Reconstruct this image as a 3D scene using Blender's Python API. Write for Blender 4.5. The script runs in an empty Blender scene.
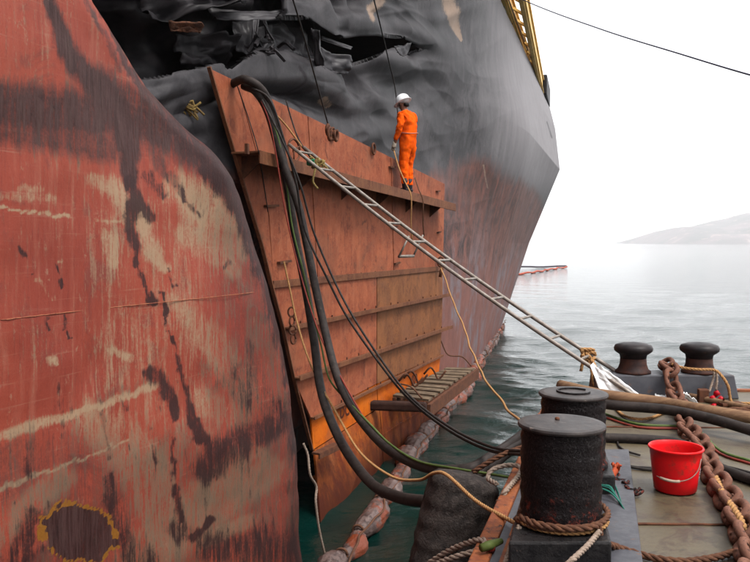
import bpy, bmesh, math, random
import numpy as np
from mathutils import Vector, Matrix
random.seed(7); RNG = np.random.RandomState(11)
SC = bpy.context.scene; COL = SC.collection
# ------------------------------------------------------------------ camera
F = 790.0; H = 3.9; PITCH = math.atan(38 / F)
cam = bpy.data.cameras.new('camera'); camo = bpy.data.objects.new('camera', cam); COL.objects.link(camo)
cam.sensor_width = 36; cam.lens = F / 750 * 36; cam.clip_start = .05; cam.clip_end = 20000
camo.location = (0, 0, H); camo.rotation_euler = (math.pi / 2 - PITCH, 0, 0); SC.camera = camo
# ------------------------------------------------------------------ sky, sun, exposure
SUN_EL, SUN_AZ = math.radians(60), math.radians(125)      # azimuth clockwise from +Y: behind right
w = bpy.data.worlds.new('World'); SC.world = w; w.use_nodes = True
nt = w.node_tree; nt.nodes.clear()
sky = nt.nodes.new('ShaderNodeTexSky'); sky.sky_type = 'NISHITA'; sky.sun_disc = False
sky.sun_elevation = SUN_EL; sky.sun_rotation = SUN_AZ; sky.air_density = 1.0; sky.dust_density = 6.0; sky.ozone_density = 1.0
hs = nt.nodes.new('ShaderNodeHueSaturation'); hs.inputs['Saturation'].default_value = .12
bg = nt.nodes.new('ShaderNodeBackground'); bg.inputs['Strength'].default_value = .15
wo = nt.nodes.new('ShaderNodeOutputWorld')
nt.links.new(sky.outputs[0], hs.inputs['Color']); cl_ = nt.nodes.new('ShaderNodeMix'); cl_.data_type = 'RGBA'; cl_.inputs[0].default_value = .55; cl_.inputs[7].default_value = (4.6, 4.6, 4.7, 1)   # even cloud layer over the clear sky
nt.links.new(hs.outputs[0], cl_.inputs[6]); nt.links.new(cl_.outputs[2], bg.inputs['Color']); nt.links.new(bg.outputs[0], wo.inputs['Surface'])
sl = bpy.data.lights.new('sun', 'SUN'); sl.energy = 1.1; sl.angle = math.radians(14); sl.color = (1, .96, .9)
so = bpy.data.objects.new('sun', sl); COL.objects.link(so)
sd = Vector((math.sin(SUN_AZ) * math.cos(SUN_EL), math.cos(SUN_AZ) * math.cos(SUN_EL), math.sin(SUN_EL)))
so.rotation_euler = sd.to_track_quat('Z', 'Y').to_euler(); so.location = (20, -20, 30)
SC.view_settings.view_transform = 'Standard'; SC.view_settings.look = 'None'; SC.view_settings.exposure = 1.55
SC.view_settings.gamma = 1; SC.view_settings.use_curve_mapping = False
SC.cycles.volume_bounces = 1; SC.cycles.max_bounces = 6

# ------------------------------------------------------------------ where a photographed point stands in the place
CP, SP = math.cos(PITCH), math.sin(PITCH)
def ray(px, py):
    a = (px - 375) / F; b = (281 - py) / F
    return np.array((a, CP + b * SP, -SP + b * CP))
def PY(px, py, Y): d = ray(px, py); t = Y / d[1]; return Vector((d[0] * t, Y, H + d[2] * t))
def PZ(px, py, z): d = ray(px, py); t = (z - H) / d[2]; return Vector((d[0] * t, d[1] * t, z))
M = (700 - 375) / F
def PL(px, py, c): d = ray(px, py); t = c / (M * d[1] - d[0]); return Vector((d[0] * t, d[1] * t, H + d[2] * t))
def proj(x, y, z):
    dz = z - H; f = y * CP - dz * SP; u = y * SP + dz * CP
    f = np.where(f < .05, .05, f)
    return 375 + F * x / f, 281 - F * u / f
def sm0(x, a, b): t = np.clip((x - a) / (b - a), 0, 1); return t * t * (3 - 2 * t)
UN = Vector((M, 1, 0)).normalized(); NN = Vector((1, -M, 0)).normalized()       # along the ship's side / out of it

# ------------------------------------------------------------------ noise
_lat = {}
def vnoise(x, y, seed=0):
    if seed not in _lat: _lat[seed] = np.random.RandomState(seed + 100).rand(256, 256)
    L = _lat[seed]; xi = np.floor(x).astype(int); yi = np.floor(y).astype(int); fx = x - xi; fy = y - yi
    fx = fx * fx * (3 - 2 * fx); fy = fy * fy * (3 - 2 * fy)
    a = L[xi % 256, yi % 256]; b = L[(xi + 1) % 256, yi % 256]; c = L[xi % 256, (yi + 1) % 256]; d = L[(xi + 1) % 256, (yi + 1) % 256]
    return (a * (1 - fx) + b * fx) * (1 - fy) + (c * (1 - fx) + d * fx) * fy
def fbm(x, y, seed=0, o=4):
    s = 0; a = .5; t = 0
    for i in range(o): s = s + a * vnoise(x * 2 ** i, y * 2 ** i, seed + i); t += a; a *= .5
    return s / t

# ------------------------------------------------------------------ objects
def tag(o, label=None, cat=None, group=None, kind=None):
    if label: o['label'] = label
    if cat: o['category'] = cat
    if group: o['group'] = group
    if kind: o['kind'] = kind
    return o
def empty(name, loc, label, cat, group=None):
    o = bpy.data.objects.new(name, None); COL.objects.link(o); o.location = loc; o.empty_display_size = .2
    return tag(o, label, cat, group)
def mobj(name, verts, faces, mat, parent=None, smooth=False, base=None):
    """verts are in world metres; base = the object's own origin when it is top-level"""
    off = Vector(base or (0, 0, 0)) if parent is None else parent.location + (parent.parent.location if parent.parent else Vector())
    me = bpy.data.meshes.new(name)
    V = np.array([tuple(v) for v in verts] if not isinstance(verts, np.ndarray) else verts, dtype=float) - np.array(off)
    me.from_pydata(V.tolist() if len(V) < 5000 else [tuple(r) for r in V], [], faces if isinstance(faces, list) else faces.tolist())
    if smooth: me.polygons.foreach_set('use_smooth', [True] * len(me.polygons))
    me.materials.append(mat); me.update()
    o = bpy.data.objects.new(name, me); COL.objects.link(o)
    if parent is not None:
        o.parent = parent
    else: o.location = off
    return o
class MB:
    def __init__(s): s.v = []; s.f = []
    def add(s, v, f): n = len(s.v); s.v += [Vector(p) for p in v]; s.f += [tuple(i + n for i in q) for q in f]; return s
    def box8(s, p):          # 4 bottom (ccw) + 4 top
        return s.add(p, [(3, 2, 1, 0), (4, 5, 6, 7), (0, 1, 5, 4), (1, 2, 6, 5), (2, 3, 7, 6), (3, 0, 4, 7)])
    def box(s, c, ax, ay, az, hx, hy, hz, bev=0):
        c = Vector(c); ax = Vector(ax).normalized() * hx; ay = Vector(ay).normalized() * hy; az = Vector(az).normalized() * hz
        return s.box8([c - ax - ay - az, c + ax - ay - az, c + ax + ay - az, c - ax + ay - az, c - ax - ay + az, c + ax - ay + az, c + ax + ay + az, c - ax + ay + az])
    def bar(s, a, b, wd, ht, up=(0, 0, 1)):
        a = Vector(a); b = Vector(b); d = (b - a); up = Vector(up); sx = d.cross(up)
        if sx.length < 1e-5: sx = d.cross(Vector((1, 0, 0)))
        sx.normalize(); u2 = sx.cross(d).normalized()
        return s.box((a + b) / 2, d, sx, u2, d.length / 2, wd / 2, ht / 2)
    def slab(s, pts, n, t):  # polygon extruded by n*t
        n = Vector(n).normalized() * t; pts = [Vector(p) for p in pts]; k = len(pts)
        f = [tuple(range(k)), tuple(range(2 * k - 1, k - 1, -1))] + [((i + 1) % k, i, i + k, (i + 1) % k + k) for i in range(k)]
        return s.add(pts + [p - n for p in pts], f)
    def tube(s, pts, r, seg=8, cap=True):
        pts = [Vector(p) for p in pts]; n = len(pts); rr = r if isinstance(r, (list, tuple)) else [r] * n
        T = [(pts[min(i + 1, n - 1)] - pts[max(i - 1, 0)]).normalized() for i in range(n)]
        a = Vector((0, 0, 1)) if abs(T[0].z) < .9 else Vector((1, 0, 0)); N = T[0].cross(a).normalized()
        v = []; f = []
        for i in range(n):
            N = (N - T[i] * N.dot(T[i])).normalized(); B = T[i].cross(N)
            for k in range(seg):
                q = 2 * math.pi * k / seg; v.append(pts[i] + (N * math.cos(q) + B * math.sin(q)) * rr[i])
        for i in range(n - 1):
            for k in range(seg): f.append((i * seg + k, i * seg + (k + 1) % seg, (i + 1) * seg + (k + 1) % seg, (i + 1) * seg + k))
        if cap: f.append(tuple(range(seg - 1, -1, -1))); f.append(tuple((n - 1) * seg + k for k in range(seg)))
        return s.add(v, f)
    def rope(s, pts, r, seg=6, pitch=None, strands=3):
        pts = [Vector(p) for p in pts]; pitch = pitch or r * 7; n = len(pts)
        T = [(pts[min(i + 1, n - 1)] - pts[max(i - 1, 0)]).normalized() for i in range(n)]
        a = Vector((0, 0, 1)) if abs(T[0].z) < .9 else Vector((1, 0, 0)); N = T[0].cross(a).normalized()
        L = 0; st = [[] for _ in range(strands)]
        for i in range(n):
            if i: L += (pts[i] - pts[i - 1]).length
            N = (N - T[i] * N.dot(T[i])).normalized(); B = T[i].cross(N)
            for k in range(strands):
                q = 2 * math.pi * (L / pitch + k / strands); st[k].append(pts[i] + (N * math.cos(q) + B * math.sin(q)) * r * .52)
        for k in st: s.tube(k, r * .56, seg)
        return s
    def lathe(s, c, prof, seg=32, axis=None):
        c = Vector(c); v = []; f = []
        for (r, z) in prof:
            for k in range(seg): q = 2 * math.pi * k / seg; v.append(c + Vector((r * math.cos(q), r * math.sin(q), z)))
        m = len(prof)
        for i in range(m - 1):
            for k in range(seg): f.append((i * seg + k, i * seg + (k + 1) % seg, (i + 1) * seg + (k + 1) % seg, (i + 1) * seg + k))
        f.append(tuple(range(seg - 1, -1, -1))); f.append(tuple((m - 1) * seg + k for k in range(seg)))
        return s.add(v, f)
    def build(s, name, mat, parent=None, smooth=False, base=None, bevel=0):
        o = mobj(name, s.v, s.f, mat, parent, smooth, base)
        if bevel:
            b = o.modifiers.new('bevel', 'BEVEL'); b.width = bevel; b.segments = 2; b.limit_method = 'ANGLE'
        return o
def smooth_path(pts, step=.04):
    P = [Vector(p) for p in pts]; P = [P[0] * 2 - P[1]] + P + [P[-1] * 2 - P[-2]]; out = []
    for i in range(1, len(P) - 2):
        a, b, c, d = P[i - 1:i + 3]; n = max(2, int((c - b).length / step))
        for k in range(n):
            t = k / n; out.append(.5 * ((2 * b) + (c - a) * t + (2 * a - 5 * b + 4 * c - d) * t * t + (3 * b - a - 3 * c + d) * t ** 3))
    out.append(P[-2]); return out
def wob(pts, amp, sc=3, seed=0):
    r = random.Random(seed); ph = [r.random() * 6.3 for _ in range(6)]; out = []; L = 0
    for i, p in enumerate(pts):
        if i: L += (p - pts[i - 1]).length
        out.append(p + Vector((math.sin(L * sc + ph[0]) + .5 * math.sin(L * sc * 2.3 + ph[1]), math.sin(L * sc * 1.1 + ph[2]), .6 * math.sin(L * sc * 1.7 + ph[3]))) * amp)
    return out

# ------------------------------------------------------------------ materials
class Mt:
    def __init__(s, name, rough=.6, metal=0, spec=.5, coord='world'):
        s.m = bpy.data.materials.new(name); s.m.use_nodes = True; s.t = s.m.node_tree; s.t.nodes.clear()
        s.b = s.t.nodes.new('ShaderNodeBsdfPrincipled'); s.o = s.t.nodes.new('ShaderNodeOutputMaterial')
        s.t.links.new(s.b.outputs[0], s.o.inputs['Surface'])
        s.b.inputs['Roughness'].default_value = rough; s.b.inputs['Metallic'].default_value = metal
        s.b.inputs['Specular IOR Level'].default_value = spec
        if coord == 'world': s.co = s.t.nodes.new('ShaderNodeNewGeometry').outputs['Position']
        else: s.co = s.t.nodes.new('ShaderNodeTexCoord').outputs['Object']
    def set(s, sock, v):
        if isinstance(v, bpy.types.NodeSocket): s.t.links.new(v, sock)
        elif isinstance(v, (tuple, list)) and sock.type == 'RGBA' and len(v) == 3: sock.default_value = (*v, 1)
        else: sock.default_value = v
    def vec(s, scale, rot=(0, 0, 0)):
        n = s.t.nodes.new('ShaderNodeMapping'); s.t.links.new(s.co, n.inputs['Vector']); n.inputs['Scale'].default_value = scale; n.inputs['Rotation'].default_value = rot
        return n.outputs[0]
    def noise(s, scale=1, det=6, rough=.6, stretch=(1, 1, 1), dist=0, rot=(0, 0, 0)):
        n = s.t.nodes.new('ShaderNodeTexNoise'); n.inputs['Scale'].default_value = scale; n.inputs['Detail'].default_value = det
        n.inputs['Roughness'].default_value = rough; n.inputs['Distortion'].default_value = dist
        s.t.links.new(s.vec(stretch, rot), n.inputs['Vector']); return n.outputs['Fac']
    def math(s, op, a, b=0, c=0, clamp=False):
        n = s.t.nodes.new('ShaderNodeMath'); n.operation = op; n.use_clamp = clamp
        s.set(n.inputs[0], a); s.set(n.inputs[1], b); s.set(n.inputs[2], c); return n.outputs[0]
    def ramp(s, fac, lo, hi):
        n = s.t.nodes.new('ShaderNodeMapRange'); n.interpolation_type = 'SMOOTHSTEP'; s.set(n.inputs[0], fac); n.inputs[1].default_value = lo; n.inputs[2].default_value = hi
        return n.outputs[0]
    def mix(s, fac, a, b, mode='MIX'):
        n = s.t.nodes.new('ShaderNodeMix'); n.data_type = 'RGBA'; n.blend_type = mode
        s.set(n.inputs[0], fac); s.set(n.inputs[6], a); s.set(n.inputs[7], b); return n.outputs[2]
    def attr(s, name):
        n = s.t.nodes.new('ShaderNodeAttribute'); n.attribute_name = name; q = s.t.nodes.new('ShaderNodeSeparateColor'); s.t.links.new(n.outputs['Color'], q.inputs[0])
        return q.outputs[0], q.outputs[1], q.outputs[2], n.outputs['Alpha']
    def color(s, c, k=1):
        if k != 1: c = s.mix(1.0, c, (k, k, k), 'MULTIPLY')
        s.set(s.b.inputs['Base Color'], c); return s
    def rough(s, r): s.set(s.b.inputs['Roughness'], r); return s
    def bump(s, h, strength=.3, dist=.01):
        n = s.t.nodes.new('ShaderNodeBump'); n.inputs['Strength'].default_value = strength; n.inputs['Distance'].default_value = dist
        s.set(n.inputs['Height'], h); s.t.links.new(n.outputs[0], s.b.inputs['Normal']); return s
    def thr(s, mask, noise, k=1.1, sharp=3.5, off=.5):   # mask broken up by noise
        a = s.math('MULTIPLY_ADD', noise, k, s.math('SUBTRACT', mask, k * .5 + off)); return s.math('MULTIPLY_ADD', a, sharp, .5, clamp=True)
def K(c, k): return tuple(x * k for x in c)
KEEP = {'white_cloth': 1, 'red_plastic': .8, 'orange_cotton': .8, 'white_helmet': 1, 'yellow_crane_paint': .9, 'hill_scrub': .8, 'orange_rust_edge': .62, 'worn_aluminium': .5, 'grey_post_paint': .8, 'tan_rope': .7, 'dirty_white_rope': .7, 'green_gas_hose': .4, 'white_glove': .7}
def two(name, c1, c2, scale=8, rough=.6, metal=0, bump=.25, bd=.004, spec=.4, coord='world', c3=None, s3=30, t3=(.55, .65), stretch=(1, 1, 1)):
    k = KEEP.get(name, .52); c1 = K(c1, k); c2 = K(c2, k); c3 = K(c3, k) if c3 else None; spec = spec * .3
    m = Mt(name, rough, metal, spec, coord); n = m.noise(scale, 7, .65, stretch)
    c = m.mix(m.ramp(n, .35, .65), c1, c2); h = m.noise(scale * 4, 6, .7, stretch)
    if c3: c = m.mix(m.ramp(m.noise(s3, 5, .7, stretch), *t3), c, c3)
    m.color(c); m.rough(m.math('MULTIPLY_ADD', h, .3, rough - .15)); m.bump(m.math('ADD', h, n), bump, bd); return m.m

# painted and scraped hull, near part
def near_hull_mat():
    m = Mt('scraped_red_hull_paint', .5, 0, .16)
    R, G, B, A = m.attr('wear_tone')
    n1 = m.noise(1, 8, .75, (46, 46, 3.0), .15); n2 = m.noise(1, 8, .7, (13, 13, 1.3), .3); n3 = m.noise(38, 8, .8); n4 = m.noise(2.4, 8, .7, (1, 1, .8), .6); big = m.noise(.7, 4, .55)
    ns = m.math('MULTIPLY_ADD', n1, .34, m.math('MULTIPLY_ADD', n2, .26, m.math('MULTIPLY_ADD', n3, .2, m.math('MULTIPLY', n4, .2))))
    hs = m.noise(1, 6, .75, (1.0, 1.0, 34), .25)
    def f(mask, k, sharp, off): return m.math('MULTIPLY_ADD', m.math('ADD', m.math('MULTIPLY_ADD', ns, k, -.5 * k), mask), sharp, -sharp * off + .5, clamp=True)
    c = m.mix(m.ramp(big, .3, .7), (.46, .088, .050), (.34, .058, .036))
    c = m.mix(m.math('MULTIPLY', m.ramp(n2, .45, .7), .55), c, (.5, .16, .105))
    c = m.mix(m.math('MULTIPLY', m.ramp(n1, .5, .7), .6), c, (.22, .04, .03))
    c = m.mix(m.math('MULTIPLY', m.ramp(n3, .55, .7), .35), c, (.16, .035, .03))
    c = m.mix(m.math('MULTIPLY', m.ramp(hs, .56, .72), .5), c, (.5, .24, .17))
    c = m.mix(m.math('MULTIPLY', m.ramp(m.noise(9, 8, .8, (1, 1, .5), .4), .59, .66), .6), c, (.5, .3, .2))
    c = m.mix(m.math('MULTIPLY', m.ramp(n4, .52, .64), .5), c, (.2, .055, .045))
    c = m.mix(m.math('MULTIPLY', f(G, 4.6, 2.3, .44), .85), c, m.mix(n3, (.42, .27, .15), (.62, .46, .30)))
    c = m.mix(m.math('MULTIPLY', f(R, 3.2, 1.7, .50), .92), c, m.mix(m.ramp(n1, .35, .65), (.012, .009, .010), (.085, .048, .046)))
    c = m.mix(m.math('MULTIPLY', f(B, 4.2, 2.6, .50), .95), c, m.mix(n3, (.02, .009, .010), (.08, .03, .028)))
    c = m.mix(m.thr(A, n3, 1.2, 6), c, m.mix(n3, (.24, .06, .01), (.46, .22, .03)))
    m.color(c, .45); m.rough(m.math('MULTIPLY_ADD', n3, .35, .34))
    m.bump(m.math('ADD', m.math('MULTIPLY', n4, 1.2), m.math('ADD', m.math('MULTIPLY', n3, .4), m.math('MULTIPLY', n1, .4))), .55, .012)
    return m.m
def far_hull_mat():
    m = Mt('weathered_black_hull_paint', .5, 0, .08)
    R, G, B, A = m.attr('wear_tone')
    st = m.noise(1, 8, .7, (3, 3, .5), .3); st2 = m.noise(1, 8, .7, (4, 4, .9), .4); fine = m.noise(20, 8, .8); cl = m.noise(1.6, 8, .75, (1, 1, 1), .8)
    c = m.mix(m.ramp(cl, .35, .65), (.033, .031, .034), (.075, .07, .075))
    c = m.mix(m.math('MULTIPLY', m.ramp(st2, .5, .7), .22), c, (.10, .092, .096)); c = m.mix(m.math('MULTIPLY', m.ramp(fine, .55, .68), .4), c, (.02, .018, .02))
    c = m.mix(m.thr(G, m.math('MULTIPLY_ADD', st, .3, m.math('MULTIPLY_ADD', cl, .4, m.math('MULTIPLY', fine, .3))), 1.5, 1.5), c, m.mix(st, (.19, .175, .185), (.29, .27, .28)))
    rb = m.mix(m.ramp(cl, .38, .62), (.17, .055, .038), (.075, .042, .036))
    rb = m.mix(m.math('MULTIPLY', m.ramp(st, .45, .65), .6), rb, (.28, .10, .07))
    rb = m.mix(m.math('MULTIPLY', m.ramp(st2, .5, .7), .5), rb, (.06, .03, .028))
    sz = m.t.nodes.new('ShaderNodeSeparateXYZ'); m.t.links.new(m.co, sz.inputs[0]); lowf = m.ramp(m.math('ADD', sz.outputs[2], m.math('MULTIPLY_ADD', cl, 2.5, -1.2)), 4.4, 2.2)
    rb = m.mix(m.math('MULTIPLY', lowf, .6), rb, m.mix(st, (.24, .08, .06), (.36, .15, .12)))
    rb = m.mix(m.math('MULTIPLY', m.math('MULTIPLY', m.math('MULTIPLY_ADD', lowf, .85, .15), .8), m.ramp(m.noise(.8, 8, .72, (1, 1, .45), .8), .5, .6)), rb, m.mix(st2, (.14, .13, .16), (.3, .29, .32)))
    c = m.mix(m.thr(R, m.math('MULTIPLY_ADD', st, .35, m.math('MULTIPLY_ADD', cl, .35, m.math('MULTIPLY', st2, .3))), 1.8, 2.2), c, rb)
    c = m.mix(m.thr(B, m.math('MULTIPLY_ADD', fine, .5, m.math('MULTIPLY', cl, .5)), 2.2, 4), c, (.02, .015, .018))
    c = m.mix(m.thr(A, m.math('MULTIPLY_ADD', fine, .5, m.math('MULTIPLY', st2, .5)), 3, 3), c, m.mix(fine, (.2, .10, .06), (.42, .33, .25)))
    m.color(c, .56); m.rough(m.math('MULTIPLY_ADD', cl, .3, .32))
    m.bump(m.math('ADD', cl, m.math('MULTIPLY', fine, .35)), .35, .02)
    return m.m
def mixc(m, f, a, b): return m.mix(m.ramp(f, .38, .62), a, b)
def K2(c): return (c[0] * 1.1, c[1] * 1.35, c[2] * 1.5)
def K3(c): return (c[0] * .42, c[1] * .38, c[2] * .5)
def patch_mat(name, c1, c2, c3, dark=(.09, .03, .02), dk=.5):
    m = Mt(name, .7, 0, .1)
    st = m.noise(1, 8, .7, (9, 9, 1.6), .2); fine = m.noise(30, 8, .75); cl = m.noise(2.2, 8, .68, (1, 1, 1), .5); st2 = m.noise(1, 7, .7, (40, 40, 4))
    c = m.mix(m.math('MULTIPLY', m.ramp(m.noise(24, 8, .8, dist=.4), .52, .64), .55), mixc(m, cl, c1, c2), K2(c3))
    c = m.mix(m.math('MULTIPLY', m.ramp(m.noise(3.5, 8, .75, dist=1), .54, .62), .6), c, K3(c1))
    c = m.mix(m.math('MULTIPLY', m.ramp(st, .45, .7), .6), c, c3)
    c = m.mix(m.math('MULTIPLY', m.ramp(st2, .55, .72), dk), c, dark)
    c = m.mix(m.math('MULTIPLY', m.ramp(m.noise(5, 8, .75, (1, 1, .5), 1), .55, .66), .6), c, dark)
    c = m.mix(m.math('MULTIPLY', m.ramp(m.noise(.8, 6, .7, dist=.6), .5, .66), .45), c, (.2, .085, .05))
    if name.startswith('dark_orange'):   # darker towards the waterline
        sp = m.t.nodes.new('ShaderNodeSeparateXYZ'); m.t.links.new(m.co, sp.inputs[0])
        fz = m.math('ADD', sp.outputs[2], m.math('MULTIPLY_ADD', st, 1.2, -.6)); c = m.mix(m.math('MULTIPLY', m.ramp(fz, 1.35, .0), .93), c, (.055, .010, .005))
    m.color(c, .54); m.rough(m.math('MULTIPLY_ADD', fine, .3, .5)); m.bump(m.math('ADD', fine, m.math('MULTIPLY', cl, 2)), .3, .006); return m.m
MNH = near_hull_mat(); MFH = far_hull_mat()
MP_RED = patch_mat('rusty_red_primer', (.43, .122, .055), (.30, .076, .036), (.48, .165, .085), dk=.65)
MP_TAN = patch_mat('rusty_tan_plate', (.30, .115, .045), (.2, .075, .032), (.32, .135, .06))
MP_ORANGE = patch_mat('orange_primer', (.78, .165, .006), (.6, .11, .006), (.82, .2, .01), (.2, .05, .012), .35)
MP_LOW = patch_mat('dark_orange_low_plate', (.62, .15, .012), (.34, .055, .012), (.62, .18, .018), (.04, .01, .008), .8)
MP_BEAM = patch_mat('rusty_beam', (.22, .085, .04), (.15, .055, .028), (.27, .115, .06))
M_RUST = two('dark_rust', (.10, .04, .025), (.18, .07, .035), 14, .75)
M_CHAIN = two('chain_rust', (.17, .075, .05), (.28, .12, .075), 16, .7, c3=(.07, .03, .025), s3=40, coord='object', bump=.5)
M_DARKSTEEL = two('black_steel', (.012, .011, .013), (.035, .03, .033), 4, .5)  # near-black steel inside the hull, on torn sheets and the boom head
M_GREYSTEEL = two('scraped_grey_steel', (.035, .033, .037), (.075, .07, .075), 3, .42, bump=.3, bd=.01)
M_RUBBER = two('black_hose_rubber', (.028, .022, .02), (.055, .042, .038), 12, .6, c3=(.1, .075, .06), s3=25, t3=(.55, .75))
M_CABLE = two('thin_dark_cable', (.02, .016, .016), (.05, .04, .035), 20, .55)
M_TAN = two('tan_rope', (.46, .25, .10), (.33, .17, .07), 40, .85, bump=.5)
M_WROPE = two('dirty_white_rope', (.34, .26, .21), (.22, .16, .12), 40, .85, bump=.5)
M_BROPE = two('brown_manila_rope', (.2, .09, .05), (.12, .055, .035), 40, .9, bump=.5)
M_ALU = two('worn_aluminium', (.42, .37, .33), (.28, .23, .19), 14, .45, .35)
M_HOSEG = two('green_gas_hose', (.12, .2, .05), (.18, .26, .08), 10, .5)
M_HOSER = two('red_gas_hose', (.32, .05, .03), (.22, .035, .03), 10, .5)
M_TWINE = two('green_twine', (.015, .13, .10), (.03, .19, .14), 20, .7)
M_WHITE = two('white_cloth', (.8, .8, .8), (.72, .71, .7), 6, .8, coord='object')
M_RED = two('red_plastic', (.75, .01, .012), (.62, .008, .012), 5, .34, spec=.4, bump=.05, c3=(.3, .03, .02), s3=9, t3=(.57, .72))
M_YEL = two('yellow_crane_paint', (.8, .55, .2), (.62, .38, .1), 1.2, .5, c3=(.2, .09, .04), s3=3, t3=(.62, .7))
M_GPOST = two('grey_post_paint', (.36, .37, .37), (.25, .25, .26), 2, .5)
M_WOOD = two('weathered_timber', (.34, .2, .11), (.22, .12, .07), 5, .8, stretch=(1, 6, 6), bump=.4)
M_BURNT = two('charred_timber', (.035, .014, .010), (.06, .028, .02), 8, .8)
M_SLAT = two('grey_brown_slats', (.24, .17, .11), (.13, .09, .06), 6, .8)
def black_gloss():
    m = Mt('tarred_black_paint', .3, 0, .22, 'world'); n = m.noise(9, 7, .7); f = m.noise(60, 5, .7); z = m.noise(5, 6, .7)
    sep = m.t.nodes.new('ShaderNodeSeparateXYZ'); m.t.links.new(m.co, sep.inputs[0])
    low = m.ramp(sep.outputs[2], 2.86, 2.5)
    rf = m.ramp(m.math('ADD', m.noise(26, 7, .8), m.math('MULTIPLY', low, .2)), .68, .8)
    c = m.mix(rf, m.mix(n, (.008, .007, .008), (.022, .017, .017)), (.17, .035, .022)); m.color(c, .6); m.t.links.new(m.math('MULTIPLY_ADD', m.ramp(m.noise(70, 6, .8), .52, .68), .4, .04), m.b.inputs['Specular IOR Level'])
    m.rough(m.math('MULTIPLY_ADD', n, .4, .04)); m.bump(m.math('ADD', n, m.math('MULTIPLY', f, .6)), .9, .014); return m.m
M_TAR = black_gloss(); M_PLINTH = two('black_plinth_paint', (.012, .011, .012), (.03, .027, .027), 12, .3, c3=(.12, .09, .08), s3=40, t3=(.64, .72), bump=.5, bd=.008)
M_CAP = two('worn_bollard_top', (.035, .03, .03), (.08, .066, .062), 9, .4, c3=(.2, .16, .14), s3=30, t3=(.6, .7))
M_BITT = two('worn_black_bitt', (.012, .010, .012), (.04, .03, .03), 9, .4, c3=(.12, .07, .05), s3=14, t3=(.6, .7))
M_BITTR = two('rusty_bitt_stem', (.10, .038, .025), (.035, .02, .02), 9, .6)
M_GREYP = two('blue_grey_paint', (.12, .12, .135), (.085, .085, .1), 6, .45, c3=(.17, .11, .09), s3=9, t3=(.58, .68))
def deck_mat():
    m = Mt('muddy_olive_deck_paint', .6, 0, .4); a = m.noise(1.6, 8, .65, dist=.6); f = m.noise(26, 8, .75); b = m.noise(6, 8, .7, (1, 2.2, 1), .8)
    c = m.mix(m.ramp(a, .35, .65), (.15, .115, .062), (.205, .16, .09)); c = m.mix(m.math('MULTIPLY', m.ramp(b, .5, .66), .6), c, (.155, .10, .06))
    c = m.mix(m.math('MULTIPLY', m.ramp(m.noise(2.6, 8, .75, dist=1), .52, .6), .75), c, (.10, .055, .035)); c = m.mix(m.math('MULTIPLY', m.ramp(m.noise(5.5, 8, .8, dist=.6), .54, .62), .6), c, (.07, .055, .035))
    c = m.mix(m.math('MULTIPLY', m.ramp(f, .55, .72), .45), c, (.06, .04, .03))
    m.color(c, .37); m.rough(m.ramp(a, .7, .25)); m.rough(m.math('MULTIPLY_ADD', a, .5, .22)); m.bump(m.math('ADD', m.math('MULTIPLY', b, 2), f), .35, .006); return m.m
M_DECK = deck_mat()
M_EDGE = two('orange_rust_edge', (.34, .105, .035), (.2, .06, .03), 10, .65, c3=(.07, .035, .03), s3=18, t3=(.55, .65), bump=.5)
M_FEND = two('black_rubber_fender', (.035, .028, .026), (.085, .066, .058), 16, .6, c3=(.13, .11, .1), s3=32, t3=(.56, .7), bump=.8, bd=.015)
def sea_mat():
    m = Mt('green_sea_water', .06, 0, .5); m.b.inputs['IOR'].default_value = 1.333
    a = m.noise(1.1, 5, .62, (.7, 1.9, 1), .5); b = m.noise(4.5, 5, .6, (1, 1.5, 1), .4); c = m.noise(.25, 3, .5, (1, 2, 1))
    m.color(m.mix(m.noise(.4, 3, .5), (.0005, .0085, .007), (.0015, .015, .012)))
    m.bump(m.math('ADD', m.math('MULTIPLY', a, 1.0), m.math('ADD', m.math('MULTIPLY', b, .35), m.math('MULTIPLY', c, 1.2))), 1.0, .05); return m.m
M_SEA = sea_mat()
M_HILL = two('hill_scrub', (.04, .05, .05), (.13, .10, .11), .006, .9, c3=(.24, .18, .17), s3=.016, t3=(.56, .64), bump=0)
def boom_mat():
    m = Mt('boom_fabric', .45, 0, .25, 'world'); n = m.noise(3.5, 6, .65, dist=1); f = m.noise(11, 7, .7)
    c = m.mix(m.ramp(n, .42, .6), (.40, .27, .24), (.22, .12, .10)); c = m.mix(m.math('MULTIPLY', m.ramp(f, .47, .62), .85), c, (.07, .03, .025))
    c = m.mix(m.ramp(m.noise(1.6, 5, .7), .50, .58), c, (.5, .1, .03)); m.color(c, .27); m.bump(m.math('ADD', n, f), .6, .03); return m.m
M_BOOM = boom_mat()
def plain(name, c, r=.6, **k): return two(name, c, tuple(x * .75 for x in c), 12, r, **k)
M_OVERALL = two('orange_cotton', (.80, .105, .004), (.68, .075, .004), 14, .85, spec=.1, bump=.3, bd=.012, c3=(.34, .05, .012), s3=7, t3=(.58, .72))
M_HELM = plain('white_helmet', (.8, .8, .82), .25); M_SKIN = plain('skin', (.32, .14, .09), .5); M_BOOT = plain('dark_boot', (.025, .02, .025), .45)
M_GLOVE = plain('white_glove', (.6, .52, .42), .9); M_HAIR = plain('black_hair', (.01, .01, .01), .5)
M_STRIPE = plain('pale_belt', (.7, .3, .2), .6)
M_INK = plain('black_marker', (.10, .02, .008), .7)

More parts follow.
